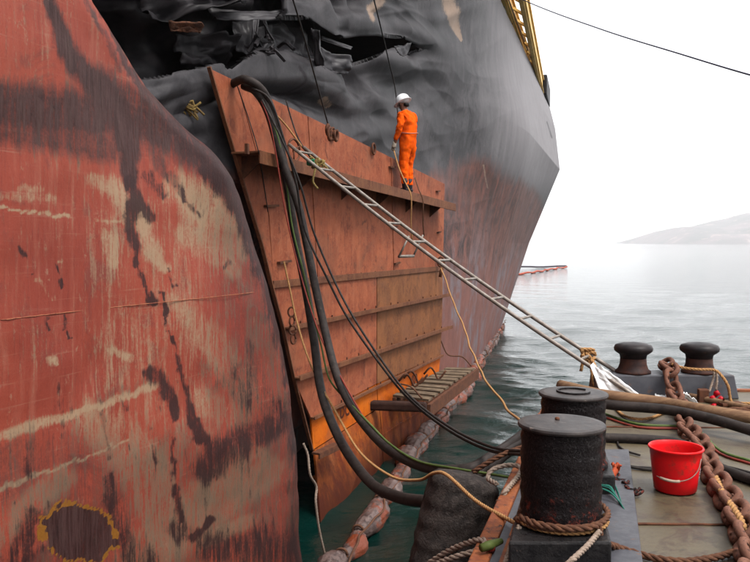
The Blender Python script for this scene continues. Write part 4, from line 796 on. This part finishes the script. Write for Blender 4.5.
line('frayed_rope', [PL(305, 443, 4.72), PL(310, 455, 4.65), PL(311, 475, 4.6), PL(315, 488, 4.6), PL(314, 505, 4.55), PL(322, 545, 4.5), PL(330, 575, 4.5)], .016, M_WROPE, 'frayed pale rope hanging by the near hull edge above the water', 'rope', w=.02, strands=True)
# dark strut and yellow scrap behind the patch
mb = MB(); mb.tube([PY(199, 160, 9.5), PY(212, 138, 9.6), PY(227, 126, 9.8)], .03, 6); tag(mb.build('bent_bar', M_RUST, None, True, base=PY(199, 160, 9.5)), 'bent rusty bar sticking out left of the patch', 'bar')
mb = MB(); rr_ = random.Random(9)
for k in range(16):
    a = PY(178 + rr_.random() * 10, 103 + rr_.random() * 6, 9.0); mb.tube(smooth_path([a, a + Vector((rr_.uniform(-.05, .15), .02, rr_.uniform(-.05, .08))), a + Vector((rr_.uniform(.05, .22), .04, rr_.uniform(-.14, .04)))], .03), .014, 5)
tag(mb.build('frayed_bundle', two('yellow_fibre', (.28, .19, .06), (.16, .1, .04), 20, .9), None, True, base=PY(183, 106, 9)), 'yellow frayed fibres caught between hull edge and patch', 'debris')
# knots on the ladder
def knot(px, py, Yd, rad, mat, label, seed, tails, r=.014):
    rn = random.Random(seed); c = PY(px, py, Yd); pts = []
    for k in range(16): pts.append(c + Vector((rn.uniform(-1, 1) * rad, rn.uniform(-.6, .6) * rad, rn.uniform(-1, 1) * rad * .8)))
    o = empty('rope_knot', c, label, 'knot'); mb = MB(); mb.rope(smooth_path(pts, .02), r); mb.build('lashing', mat, o, True)
    for t in tails: mb = MB(); mb.rope(smooth_path([c] + [PY(*q) for q in t], .02), r * .9); mb.build('tail', mat, o, True)
    return o
k1 = knot(588, 355, 8.15, .075, M_TAN, 'tan rope knot tied round both ladder rails above the water', 5, [[(583, 362, 8.1), (581, 371, 8.1)], [(592, 372, 8.05), (594, 384, 8), (600, 388, 7.9), (612, 391, 7.7)], [(595, 366, 8.05), (599, 380, 8.0), (598, 388, 7.9)]], .02)
k2 = knot(317, 163, 9.85, .09, plain('ochre_rope', (.35, .24, .08)), 'ochre rope lashing at the ladder head on the shelf', 8, [[(314, 175, 9.8), (313, 182, 9.8), (318, 189, 9.8)], [(325, 166, 9.8), (328, 170, 9.8)]], .016)
k3 = knot(311, 162, 9.75, .05, plain('green_cloth', (.03, .28, .13)), 'small green cord tied at the ladder head', 12, [], .016)
# ---- on the barge
line('deck_pipe', D(.13, (560, 393, .16), (605, 404), (665, 409.5), (710, 418.5), (750, 430, .1), (800, 446, .06)), .045, M_RUBBER, 'dark pipe lying across the deck in front of the timber pole', 'pipe')
line('timber_pole', D(.17, (560, 385, .2), (605, 395, .2), (660, 402), (710, 411), (760, 419, .14), (820, 428, .08)), .05, M_WOOD, 'long pale brown timber pole lying across the deck under the ladder foot', 'pole')
line('timber_pole', D(.03, (640, 385.5, .04), (700, 398), (750, 408), (800, 416)), .03, M_WOOD, 'thin timber pole behind the long pale one, near the grey box', 'pole')
line('deck_hose', D(.036, (590, 437), (643, 439), (680, 443), (700, 455), (721, 468), (750, 479), (790, 492)), .036, M_RUBBER, 'black hose lying on the deck behind the red bucket', 'hose')
line('deck_cable', D(.014, (600, 455), (617, 464), (651, 468), (700, 464), (723, 466), (755, 474)), .011, M_CABLE, 'thin black cable snaking behind the red bucket', 'cable')
line('deck_cable', D(.012, (598, 449), (610, 458), (630, 467), (655, 470)), .009, M_CABLE, 'thinnest black cable ending left of the red bucket', 'cable')
line('deck_cable', D(.012, (617, 440), (619, 446), (626, 451), (640, 455)), .008, M_CABLE, 'short curved black wire on the open deck beside the hose', 'cable')
line('deck_cable', D(.014, (700, 462), (712, 472), (728, 490), (745, 505), (765, 520)), .012, M_CABLE, 'black cable passing under the rusty chain at right', 'cable')
line('gas_hose', D(.012, (600, 412), (638, 424), (683, 426.5), (700, 432), (721, 451), (752, 461)), .011, M_HOSEG, 'thin green gas hose across the deck', 'hose')
line('gas_hose', D(.012, (600, 415.5), (638, 427), (683, 429), (699, 434), (720, 453.5), (752, 464)), .010, M_HOSER, 'thin red gas hose beside the green one on the deck', 'hose')
line('deck_rope', D(.018, (600, 390, .05), (612, 404), (625, 416), (645, 419), (665, 412), (672, 403, .1)), .014, M_TAN, 'tan rope in a slack loop under the timber pole', 'rope', strands=True)
line('brown_rope', [Vector((.93 + .235 * math.cos(q), 3.9 + .235 * math.sin(q), 2.555)) for q in np.radians([200, 230, 260, 290, 305])] + D(.02, (601, 540, .13), (617, 547, .04), (639, 554), (665, 560), (690, 561), (721, 556), (750, 545), (780, 530)), .019, M_BROPE, 'heavy brown rope from the nearest bollard foot across the front deck', 'rope', strands=True)
line('brown_rope', [Vector((.93 + .228 * math.cos(q), 3.9 + .228 * math.sin(q), 2.53 + .004 * k)) for k, q in enumerate(np.radians(range(185, 400, 18)))], .016, M_BROPE, 'brown rope turn wound round the nearest bollard foot', 'rope', strands=True)
line('white_rope', D(.03, (497, 484, .0), (488, 478, .0), (492, 470, .04), (505, 465.5, .06), (518, 466, .06), (521, 471, .05), (515, 480, .04), (505, 492, .03), (498, 502, -.05)), .017, M_WROPE, 'pale looped rope on the barge edge left of the bollards', 'rope', strands=True)
line('white_rope', D(.02, (519, 527, .17), (513, 540, .06), (509, 552, .04), (504, 568, .02)), .015, M_WROPE, 'short pale rope running down in front of the bollard plinth', 'rope', strands=True)
line('white_rope', [PZ(600, 531, 2.53), PZ(588, 545, 2.53), PZ(570, 562, 2.53), PZ(556, 575, 2.45)], .014, M_WROPE, 'pale rope lying over the black plinth at bottom', 'rope', strands=True)
line('white_rope', Q((425, 566, 4.3), (445, 553, 4.2), (462, 545, 4.1), (478, 540, 4.0), (486, 542, 3.95), (478, 550, 3.95), (458, 556, 4.0), (438, 563, 4.1)), .017, M_WROPE, 'pale rope loop over the fender at the bottom edge', 'rope', strands=True)
cl = empty('cleat', PZ(492, 545, DZ), 'small green and red painted cleat on the rusty barge edge', 'cleat')
mb = MB(); mb.tube([PZ(481, 548, DZ + .05), PZ(490, 545, DZ + .055), PZ(501, 541, DZ + .05)], [.02, .024, .016], 10); mb.build('horn', plain('green_red_paint', (.12, .16, .04)), cl, True)
mb = MB(); mb.tube([PZ(491, 550, DZ + .01), PZ(491, 546, DZ + .05)], .022, 8); mb.build('post', plain('dull_red', (.3, .03, .02)), cl, True)
line('edge_hose', Q((470, 478, 6.0), (490, 466, 6.2), (508, 452, 6.6), (526, 442, 6.9), (545, 430, 7.3)), .045, M_RUBBER, 'black hose end lying along the barge edge below the higher hose', 'hose')
mb = MB(); mb.slab(D(.05, (528, 424), (546, 405), (551, 408), (536, 428)), (0, 0, 1), .04); tag(mb.build('rusty_angle', M_EDGE, None, base=PZ(540, 415, DZ)), 'rusty angle iron sticking up at the barge edge left of the second bollard', 'angle iron')
# fender
fen = empty('rubber_fender', (.55, 5.6, 1.2), 'big black rubber fender hanging off the barge side', 'fender')
a = PY(466, 472, 5.75); b = PY(440, 590, 5.45); b.z = .9; b.x = .37; n = 70; mb = MB(); pts = []; rr = []
for k in range(n + 1):
    t = k / n; pts.append(a.lerp(b, t)); e = math.sqrt(max(0, 1 - (1 - min(1, k / 6)) ** 2)) * .55 + .45 if k < 6 else 1
    if k == 0: e = .3
    rr.append(.262 * e * (1 + .028 * abs(math.sin(k * .42))) * (1 + .10 * t))
mb.tube(pts, rr, 64)
for k, v in enumerate(mb.v):
    c0 = pts[min(k // 64, n)]; q = 2 * math.pi * (k % 64) / 64; f_ = float(fbm(np.array(math.cos(q) * 2.2 + 5), np.array(v.z * 6 + math.sin(q) * 2), 44, 4)) - .5; v += (v - c0) * (.13 * f_ + .012 * math.cos(q * 14 + v.z * 9) + .012 * math.sin(v.z * 46 + 2 * math.sin(q * 2)))
mb.build('fender_body', M_FEND, fen, True)
mb = MB(); mb.rope(smooth_path([a + Vector((.05, 0, 0)), a + Vector((.25, 0, .12)), a + Vector((.5, .05, .2))], .02), .02); mb.build('hanger', M_BROPE, fen, True)
# chain
chain = empty('anchor_chain', PZ(710, 480, DZ), 'heavy rusty anchor chain from the twin bitts past the red bucket', 'chain')
cpts = [PY(664, 363, 8.12), PY(671, 372, 7.78), PY(672, 384, 7.66), PY(675, 396, 7.55)] + D(.05, (680, 408, .06), (684, 420), (688, 432), (697, 443), (704, 456), (710, 470), (717, 484), (728, 500), (738, 518), (747, 538), (752, 560), (754, 590))
cs = smooth_path(cpts, .01); cc = [0]
for p, q in zip(cs[:-1], cs[1:]): cc.append(cc[-1] + (q - p).length)
LL = .215; PT = .132; lw = .066; lr = .0245
lk = []
for k in range(32):
    q = 2 * math.pi * k / 32; x = math.cos(q) * lw; y = math.sin(q) * lw
    lk.append(Vector((x * .98, y + (LL / 2 - lw) * (1 if math.sin(q) > 0 else -1) * min(1, abs(math.sin(q)) * 3), 0)))
lm = MB(); lm.tube(lk + [lk[0], lk[1]], lr, 10, cap=False); me = bpy.data.meshes.new('link'); me.from_pydata([tuple(v) for v in lm.v], [], lm.f); me.polygons.foreach_set('use_smooth', [True] * len(me.polygons)); me.materials.append(M_CHAIN)
s = 0; i = 0; rc = random.Random(2)
while s < cc[-1] - PT:
    k = int(np.searchsorted(cc, s + PT / 2)); p = cs[min(k, len(cs) - 1)]; tdir = (cs[min(k + 4, len(cs) - 1)] - cs[max(k - 4, 0)]).normalized()
    up = Vector((0, 0, 1)); sx = tdir.cross(up)
    if sx.length < .3: sx = Vector((1, 0, 0))
    sx.normalize(); n_ = sx.cross(tdir)
    ang = (math.radians(38) if i % 2 else math.radians(-48)) + rc.uniform(-.25, .25); ax_ = sx * math.cos(ang) + n_ * math.sin(ang); az_ = ax_.cross(tdir).normalized()
    o = bpy.data.objects.new('link', me); COL.objects.link(o); o.parent = chain; mt = Matrix((ax_, tdir, az_)).transposed().to_4x4(); mt.translation = p + Vector((rc.uniform(-.008, .008), 0, .01)) - chain.location; o.matrix_local = mt
    s += PT; i += 1
line('chain_rope', D(.10, (716, 478, .1), (722, 492, .09), (733, 508, .1), (741, 520, .1), (744, 530, .08)), .02, M_TAN, 'short tan rope lying along the chain at right', 'rope', strands=True)
# bucket
bk = empty('red_bucket', (1.86, 4.88, DZ), 'bright red plastic bucket standing on the barge deck', 'bucket')
bc = PY(675, 490, 4.88); bc.z = DZ + .006; th_ = .004; R0, R1, BH = .127, .158, .275
pr = [(.0001, .002), (R0 - .01, .002), (R0, .010)] + [(R0 + (R1 - R0) * t, .01 + (BH - .01) * t) for t in (.25, .5, .75, .94)] + [(R1 + .006, BH - .012), (R1 + .009, BH - .004), (R1 + .004, BH + .003), (R1 - .004, BH)] + [(R0 + (R1 - R0) * t - th_, .01 + (BH - .01) * t) for t in (.9, .5, .1)] + [(.0001, .012)]
MB().lathe(bc, pr, 56).build('body', M_RED, bk, True)
hp = []
for q in np.linspace(0, 1, 18):
    ang = math.radians(-165 + 140 * q); hp.append(bc + Vector((math.cos(ang) * (.168 - .002 * math.sin(q * 3.14)), math.sin(ang) * (.163), .235 - .135 * math.sin(math.pi * (q ** .72)) + .0 )))
h0 = PY(653, 474, 4.85); 
A0 = bc + Vector((.115, -.108, .225)); B0 = bc + Vector((-.155, -.05, .15))
hp = smooth_path([A0, bc + Vector((.085, -.135, .16)), bc + Vector((.03, -.15, .115)), bc + Vector((-.05, -.15, .098)), bc + Vector((-.115, -.125, .105)), bc + Vector((-.15, -.09, .115))], .02)
mb = MB(); mb.tube(hp, .0032, 6); hdl = mb.build('handle', plain('handle_wire', (.4, .3, .25), .4), bk, True)
mb = MB(); mb.tube(hp[-7:-1], .009, 8); mb.build('grip', plain('grip_plastic', (.6, .45, .35)), hdl, True)
mb = MB()
def bsurf(a, z): r = R0 + (R1 - R0) * z / BH + .002; return bc + Vector((math.cos(a) * r, math.sin(a) * r, z))
for (a0, z0, a1, z1) in [(-.62, .15, -.5, .15), (-.62, .135, -.5, .135), (-.56, .16, -.56, .12), (-.62, .12, -.5, .12), (-.62, .10, -.5, .10), (-.61, .10, -.61, .075), (-.51, .10, -.51, .075), (-.62, .075, -.5, .075), (-.56, .11, -.56, .08)]:
    mb.bar(bsurf(a0, z0), bsurf(a1, z1), .003, .004, (math.cos(-.56), math.sin(-.56), 0))
mb.build('printed_mark', plain('white_print', (.7, .55, .55)), bk)
# cloths and small things
def cloth(name, corners, mat, label, cat, amp=.03, seed=1, n=24, thick=.004):
    P = [Vector(c) for c in corners]; vs = []
    for j in range(n + 1):
        for i in range(n + 1):
            u, v = i / n, j / n; p = (P[0] * (1 - u) + P[1] * u) * (1 - v) + (P[3] * (1 - u) + P[2] * u) * v
            f1 = float(fbm(np.array(u * 5 + seed), np.array(v * 4 + seed), seed + 200, 3)) - .5; vs.append(p + Vector((f1 * amp * .6, f1 * amp, abs(f1) * amp * 2)))
    o = mobj(name, vs, grid_faces(n + 1, n + 1), mat, None, True, base=P[0]); s = o.modifiers.new('t', 'SOLIDIFY'); s.thickness = thick; return tag(o, label, cat)
cloth('white_tarpaulin', [PY(590, 366, 7.72), PY(604, 369, 7.7), PY(645, 399, 7.62), PY(602, 398, 7.66)], M_WHITE, 'white sheet draped at the left end of the grey bitt box', 'tarpaulin', .05, 3)
cloth('white_rag', D(.03, (655, 396), (664, 394), (673, 402), (656, 402)), M_WHITE, 'small white rag left of the chain at the box foot', 'rag', .04, 5, 14)
cloth('white_rag', D(.04, (680, 394, .12), (686, 394, .12), (698, 403, .02), (684, 402, .02)), M_WHITE, 'white rag right of the chain at the box foot', 'rag', .04, 8, 14)
rg_ = empty('red_gloves', PZ(714, 402, DZ), 'shiny red gloves hanging on cords at the grey box', 'gloves')
for k, (x, y) in enumerate([(716, 391), (712, 396), (719, 397), (710, 405), (714, 404), (718, 407), (721, 408)]):
    p = PY(x, y, 7.62 - .03 * k); mb = MB(); q = p + Vector((random.uniform(-.03, .03), 0, -.05)); mb.tube([p, p.lerp(q, .4) + Vector((.01, -.01, 0)), q], [.022, .034, .018], 8); mb.build('finger' if k > 2 else 'palm', plain('glossy_red_%d' % k, (.6, .008, .02), .2), rg_, True)
mb = MB(); mb.rope(smooth_path(Q((714, 372, 7.75), (713, 380, 7.72), (709, 392, 7.66)), .02), .013); mb.rope(smooth_path(Q((716, 371, 7.75), (717, 380, 7.72), (716, 390, 7.66)), .02), .013); mb.build('cord', M_WROPE, rg_, True)
line('bitt_rope', Q((672, 364, 7.85), (684, 368, 7.75), (700, 369.5, 7.7), (714, 370, 7.72), (721, 375, 7.66), (728, 386, 7.6)) + D(.02, (731, 401), (738, 403), (752, 403.5), (775, 405)), .015, M_TAN, 'tan rope passing round the right bitt down to the deck', 'rope', strands=True)
mb = MB(); mb.box(PY(703, 396, 7.65), (1, 0, 0), (0, 1, .1), (0, 0, 1), .05, .03, .07); tag(mb.build('rusty_block', M_RUST, None, base=PZ(703, 402, DZ), bevel=.01), 'small rusty block leaning on the grey box beside the red gloves', 'block')
mb = MB(); mb.box(PZ(731, 404, DZ + .02), (1, .1, 0), (0, 1, 0), (0, 0, 1), .11, .06, .015); mb.tube([PZ(724, 400, DZ + .03), PZ(724, 398, DZ + .12)], .01, 6); tag(mb.build('rusty_plate', M_RUST, None, base=PZ(731, 404, DZ), bevel=.006), 'flat dark plate lying on deck right of the red gloves', 'plate')
mb = MB(); rr_ = random.Random(15)
for k in range(7):
    p0 = PZ(715 + rr_.random() * 20, 409 + rr_.random() * 4, DZ + .09); mb.tube(smooth_path([p0, p0 + Vector((.12, .02, .01)), p0 + Vector((.25, rr_.uniform(-.05, .05), -.01)), p0 + Vector((.4, rr_.uniform(-.08, .08), 0))], .03), .01, 5)
tag(mb.build('frayed_rope_end', M_BROPE, None, True, base=PZ(725, 410, DZ)), 'frayed brown rope end lying over the timber pole at right', 'rope')
bn = empty('shackle_bundle', PZ(622, 485, DZ), 'heap of black shackles with an orange glove beside the bollard', 'shackles'); rr_ = random.Random(21)
for k in range(10):
    p = PZ(612 + k * 2.9, 474 + k * 2.1 + rr_.uniform(-2, 2), DZ + .03); q0 = rr_.random() * 3; ax1 = Vector((math.cos(q0), math.sin(q0), rr_.uniform(-.5, .5))).normalized(); ax2 = ax1.cross(Vector((.3, .2, 1))).normalized()
    mb = MB(); mb.tube([p + (ax1 * math.cos(q) * .034 + ax2 * math.sin(q) * .022) for q in np.linspace(0, 5.4, 14)], .0085, 6); mb.build('shackle_link', M_TAR, bn, True)
M_OGL = plain('orange_red_glove', (.55, .09, .03), .7)
gp = [PZ(613, 468, DZ + .05), PZ(616, 465, DZ + .07), PZ(620, 470, DZ + .04)]
mb = MB(); mb.tube(smooth_path([PZ(610, 480, DZ + .03), PZ(613, 474, DZ + .05), PZ(617, 468, DZ + .06)], .02), .022, 10)
mb.build('orange_glove', M_OGL, bn, True)
for k in range(4):
    mb = MB(); e = PZ(612 + k * 3.2, 464 + (k % 2) * 2, DZ + .06 + .01 * k); mb.tube([PZ(615 + k * .8, 470, DZ + .06), e.lerp(PZ(615, 470, DZ + .06), .3) + Vector((0, 0, .015)), e], [.011, .011, .008], 8); mb.build('glove_finger', M_OGL, bn, True)
mb = MB(); rr_ = random.Random(31)
for k in range(9):
    o1 = rr_.uniform(-5, 5); mb.tube(smooth_path([PZ(597, 486 + o1 * .6, DZ + .1), PZ(609, 489 + o1, DZ + .09), PZ(619 + o1 * .4, 501 + o1 * .6, DZ + .05), PZ(626 + o1 * .5, 514 + o1 * .5, DZ + .02), PZ(631 + o1 * .3, 523 + o1 * .4, DZ + .01)], .03), .0042, 5)
mb.tube(smooth_path([PZ(606, 473, DZ + .04), PZ(612, 480, DZ + .05), PZ(617, 490, DZ + .04), PZ(622, 505, DZ + .03)], .03), .0045, 5)
tag(mb.build('green_twine', M_TWINE, None, True, base=PZ(615, 500, DZ)), 'tangle of thin green twine hanging at the nearest bollard', 'twine')

# ================================================================== WORKER
wp = PL(407.5, 191, 5.63 - .26)
# feet on the shelf top
t_ = (wp.y - A.y) / (B.y - A.y); wp.z = A.lerp(B, t_).z + .012
per = empty('person', wp, 'worker in orange overalls and white hard hat standing on the patch shelf looking down', 'person')
YAW = math.radians(142); cy_, sy_ = math.cos(YAW), math.sin(YAW); SCL = 1.0
def W(x, y, z): return Vector((cy_ * x - sy_ * y, sy_ * x + cy_ * y, z)) * SCL
def skin(name, joints, edges, mat, root=0, sub=2):
    me = bpy.data.meshes.new(name); bm = bmesh.new(); ly = bm.verts.layers.skin.verify(); vs = []
    for i, (x, y, z, rx, ry) in enumerate(joints):
        v = bm.verts.new(W(x, y, z)); v[ly].radius = (rx, ry); v[ly].use_root = i == root; vs.append(v)
    for a, b in edges: bm.edges.new((vs[a], vs[b]))
    bm.to_mesh(me); bm.free(); me.materials.append(mat); o = bpy.data.objects.new(name, me); COL.objects.link(o); o.parent = per
    m1 = o.modifiers.new('skin', 'SKIN'); m1.use_smooth_shade = True; m2 = o.modifiers.new('sub', 'SUBSURF'); m2.levels = sub; m2.render_levels = sub
    return o
# x forward, y left, z up
J = [(-.02, 0, .92, .145, .13), (-.03, 0, 1.10, .14, .125), (.0, 0, 1.27, .165, .15), (.02, 0, 1.40, .14, .13), (.055, 0, 1.475, .06, .06), (.10, 0, 1.56, .075, .07), (.115, 0, 1.65, .085, .08),
     (.02, .16, 1.40, .075, .075), (-.01, .235, 1.22, .06, .06), (.04, .235, 1.08, .052, .052), (.11, .225, .93, .045, .045), (.13, .22, .87, .035, .035),
     (.03, -.16, 1.40, .075, .075), (.02, -.235, 1.22, .06, .06), (.09, -.225, 1.08, .052, .052), (.16, -.2, .95, .045, .045), (.18, -.19, .88, .035, .035),
     (-.01, .095, .80, .105, .10), (.02, .10, .50, .078, .078), (-.01, .10, .28, .075, .07), (-.02, .10, .12, .055, .055),
     (-.01, -.095, .80, .105, .10), (.06, -.10, .50, .078, .078), (.04, -.10, .28, .075, .07), (.03, -.10, .12, .055, .055)]
EG = [(0, 1), (1, 2), (2, 3), (3, 4), (4, 5), (5, 6), (3, 7), (7, 8), (8, 9), (9, 10), (10, 11), (3, 12), (12, 13), (13, 14), (14, 15), (15, 16), (0, 17), (17, 18), (18, 19), (19, 20), (0, 21), (21, 22), (22, 23), (23, 24)]
body = skin('body', [(x, y, z, a * .8, b * .8) if i not in (4, 5, 6) else (x, y, z, a, b) for i, (x, y, z, a, b) in enumerate(J)], EG, M_SKIN)
JC = [J[i] for i in range(4)] + [(.045, 0, 1.47, .085, .08)] + [J[i] for i in (7, 8, 9, 10, 12, 13, 14, 15, 17, 18, 19, 20, 21, 22, 23, 24)]
JC = [(x, y, z, a * 1.1, b * 1.1) for x, y, z, a, b in JC]
EC = [(0, 1), (1, 2), (2, 3), (3, 4), (3, 5), (5, 6), (6, 7), (7, 8), (3, 9), (9, 10), (10, 11), (11, 12), (0, 13), (13, 14), (14, 15), (15, 16), (0, 17), (17, 18), (18, 19), (19, 20)]
cov = skin('overalls', JC, EC, M_OVERALL, sub=3)
tx = bpy.data.textures.new('folds', 'CLOUDS'); tx.noise_scale = .07; dm = cov.modifiers.new('folds', 'DISPLACE'); dm.texture = tx; dm.strength = .045; dm.mid_level = .5
def pm(name, mb, mat, parent=None, smooth=True, bevel=0):
    mb.v = [W(v.x, v.y, v.z) + wp for v in mb.v]; return mb.build(name, mat, parent or per, smooth, bevel=bevel)
# waist belt
mb = MB(); mb.tube([Vector((-.03 + .158 * math.cos(q), .172 * math.sin(q), 1.07 + .012 * math.sin(q * 2))) for q in np.linspace(0, 6.2832, 28)], .009, 6); pm('belt', mb, M_STRIPE)
# face: nose, ears, jaw details on the tilted head
mb = MB(); mb.tube([Vector((.20, 0, 1.63)), Vector((.225, 0, 1.60)), Vector((.205, 0, 1.585))], [.008, .015, .008], 8); pm('nose', mb, M_SKIN)
for s_ in (1, -1):
    mb = MB(); mb.tube([Vector((.10, .082 * s_, 1.64)), Vector((.095, .09 * s_, 1.615)), Vector((.10, .082 * s_, 1.59))], [.008, .014, .008], 8); pm('ear', mb, M_SKIN)
    mb = MB(); mb.lathe((.188, .03 * s_, 1.615), [(.001, -.008), (.008, 0), (.001, .008)], 8); pm('eye', mb, M_HAIR)
mb = MB(); mb.tube([Vector((.193, -.025, 1.56)), Vector((.2, 0, 1.562)), Vector((.193, .025, 1.56))], .005, 6); pm('mouth', mb, M_HAIR)
mb = MB(); mb.tube([Vector((.03, .06, 1.60)), Vector((.012, 0, 1.60)), Vector((.03, -.06, 1.60))], [.03, .04, .03], 10); pm('hair', mb, M_HAIR)
mb = MB(); mb.tube([Vector((.13, .085, 1.68)), Vector((.14, .075, 1.60)), Vector((.15, .03, 1.54)), Vector((.15, -.03, 1.54)), Vector((.14, -.075, 1.6))], .006, 5); pm('chin_strap', mb, M_HAIR)
# helmet, tipped forward
mb = MB(); mb.lathe((0, 0, 0), [(.118, -.01), (.122, .0), (.12, .03), (.112, .07), (.092, .105), (.06, .13), (.02, .142), (.0001, .143)], 36)
mb.v = [Vector((v.x * 1.14, v.y, v.z * 1.0)) for v in mb.v]
tilt = Matrix.Rotation(math.radians(24), 3, 'Y'); hc = Vector((.105, 0, 1.665))
mb.v = [tilt @ v + hc for v in mb.v]; hel = pm('helmet', mb, M_HELM)
mb = MB(); mb.lathe((0, 0, 0), [(.115, -.004), (.15, -.012), (.152, -.006), (.118, .004)], 36)
mb.v = [tilt @ Vector((v.x * 1.1 + (.035 if v.x > 0 else 0) * abs(v.x) / .15, v.y * .93, v.z - .004)) + hc for v in mb.v]; o = pm('brim', mb, M_HELM, hel)
# gloves with five fingers
for (hx_, hy_, hz_, s_) in ((.135, .22, .86, 1), (.185, -.185, .87, -1)):
    mb = MB(); mb.tube([Vector((hx_ - .01, hy_, hz_ + .06)), Vector((hx_, hy_, hz_ + .02)), Vector((hx_ + .012, hy_, hz_ - .02)), Vector((hx_ + .02, hy_, hz_ - .045))], [.036, .036, .046, .036], 12); g = pm('glove', mb, M_GLOVE)
    for k, ln in enumerate((.065, .075, .07, .055)):
        y0 = hx_ - .015 + k * .022; f0 = Vector((y0 + .01, hy_, hz_ - .045)); f1 = f0 + Vector((.012, -.012 * s_, -ln * .5)); f2 = f1 + Vector((-.004, -.028 * s_, -ln * .35))
        mb = MB(); mb.tube([f0, f1, f2], [.0125, .012, .009], 8); pm('finger', mb, M_GLOVE, g)
    mb = MB(); mb.tube([Vector((hx_ + .03, hy_ - .01 * s_, hz_ + .01)), Vector((hx_ + .055, hy_ - .025 * s_, hz_ - .02)), Vector((hx_ + .05, hy_ - .035 * s_, hz_ - .045))], [.014, .013, .01], 8); pm('thumb', mb, M_GLOVE, g)
# boots
for (fx, fy) in ((-.02, .10), (.03, -.10)):
    mb = MB(); mb.tube([Vector((fx, fy, .26)), Vector((fx, fy, .16)), Vector((fx - .005, fy, .08)), Vector((fx, fy, .045))], [.066, .062, .056, .05], 14)
    mb.tube([Vector((fx - .07, fy, .04)), Vector((fx - .04, fy, .05)), Vector((fx + .05, fy, .05)), Vector((fx + .13, fy, .042)), Vector((fx + .185, fy, .034))], [.026, .046, .048, .042, .022], 12)
    b_ = pm('boot', mb, M_BOOT); mb = MB(); mb.box((fx + .055, fy, .008), (1, 0, 0), (0, 1, 0), (0, 0, 1), .125, .042, .009); pm('sole', mb, M_BOOT, b_, False, .004)
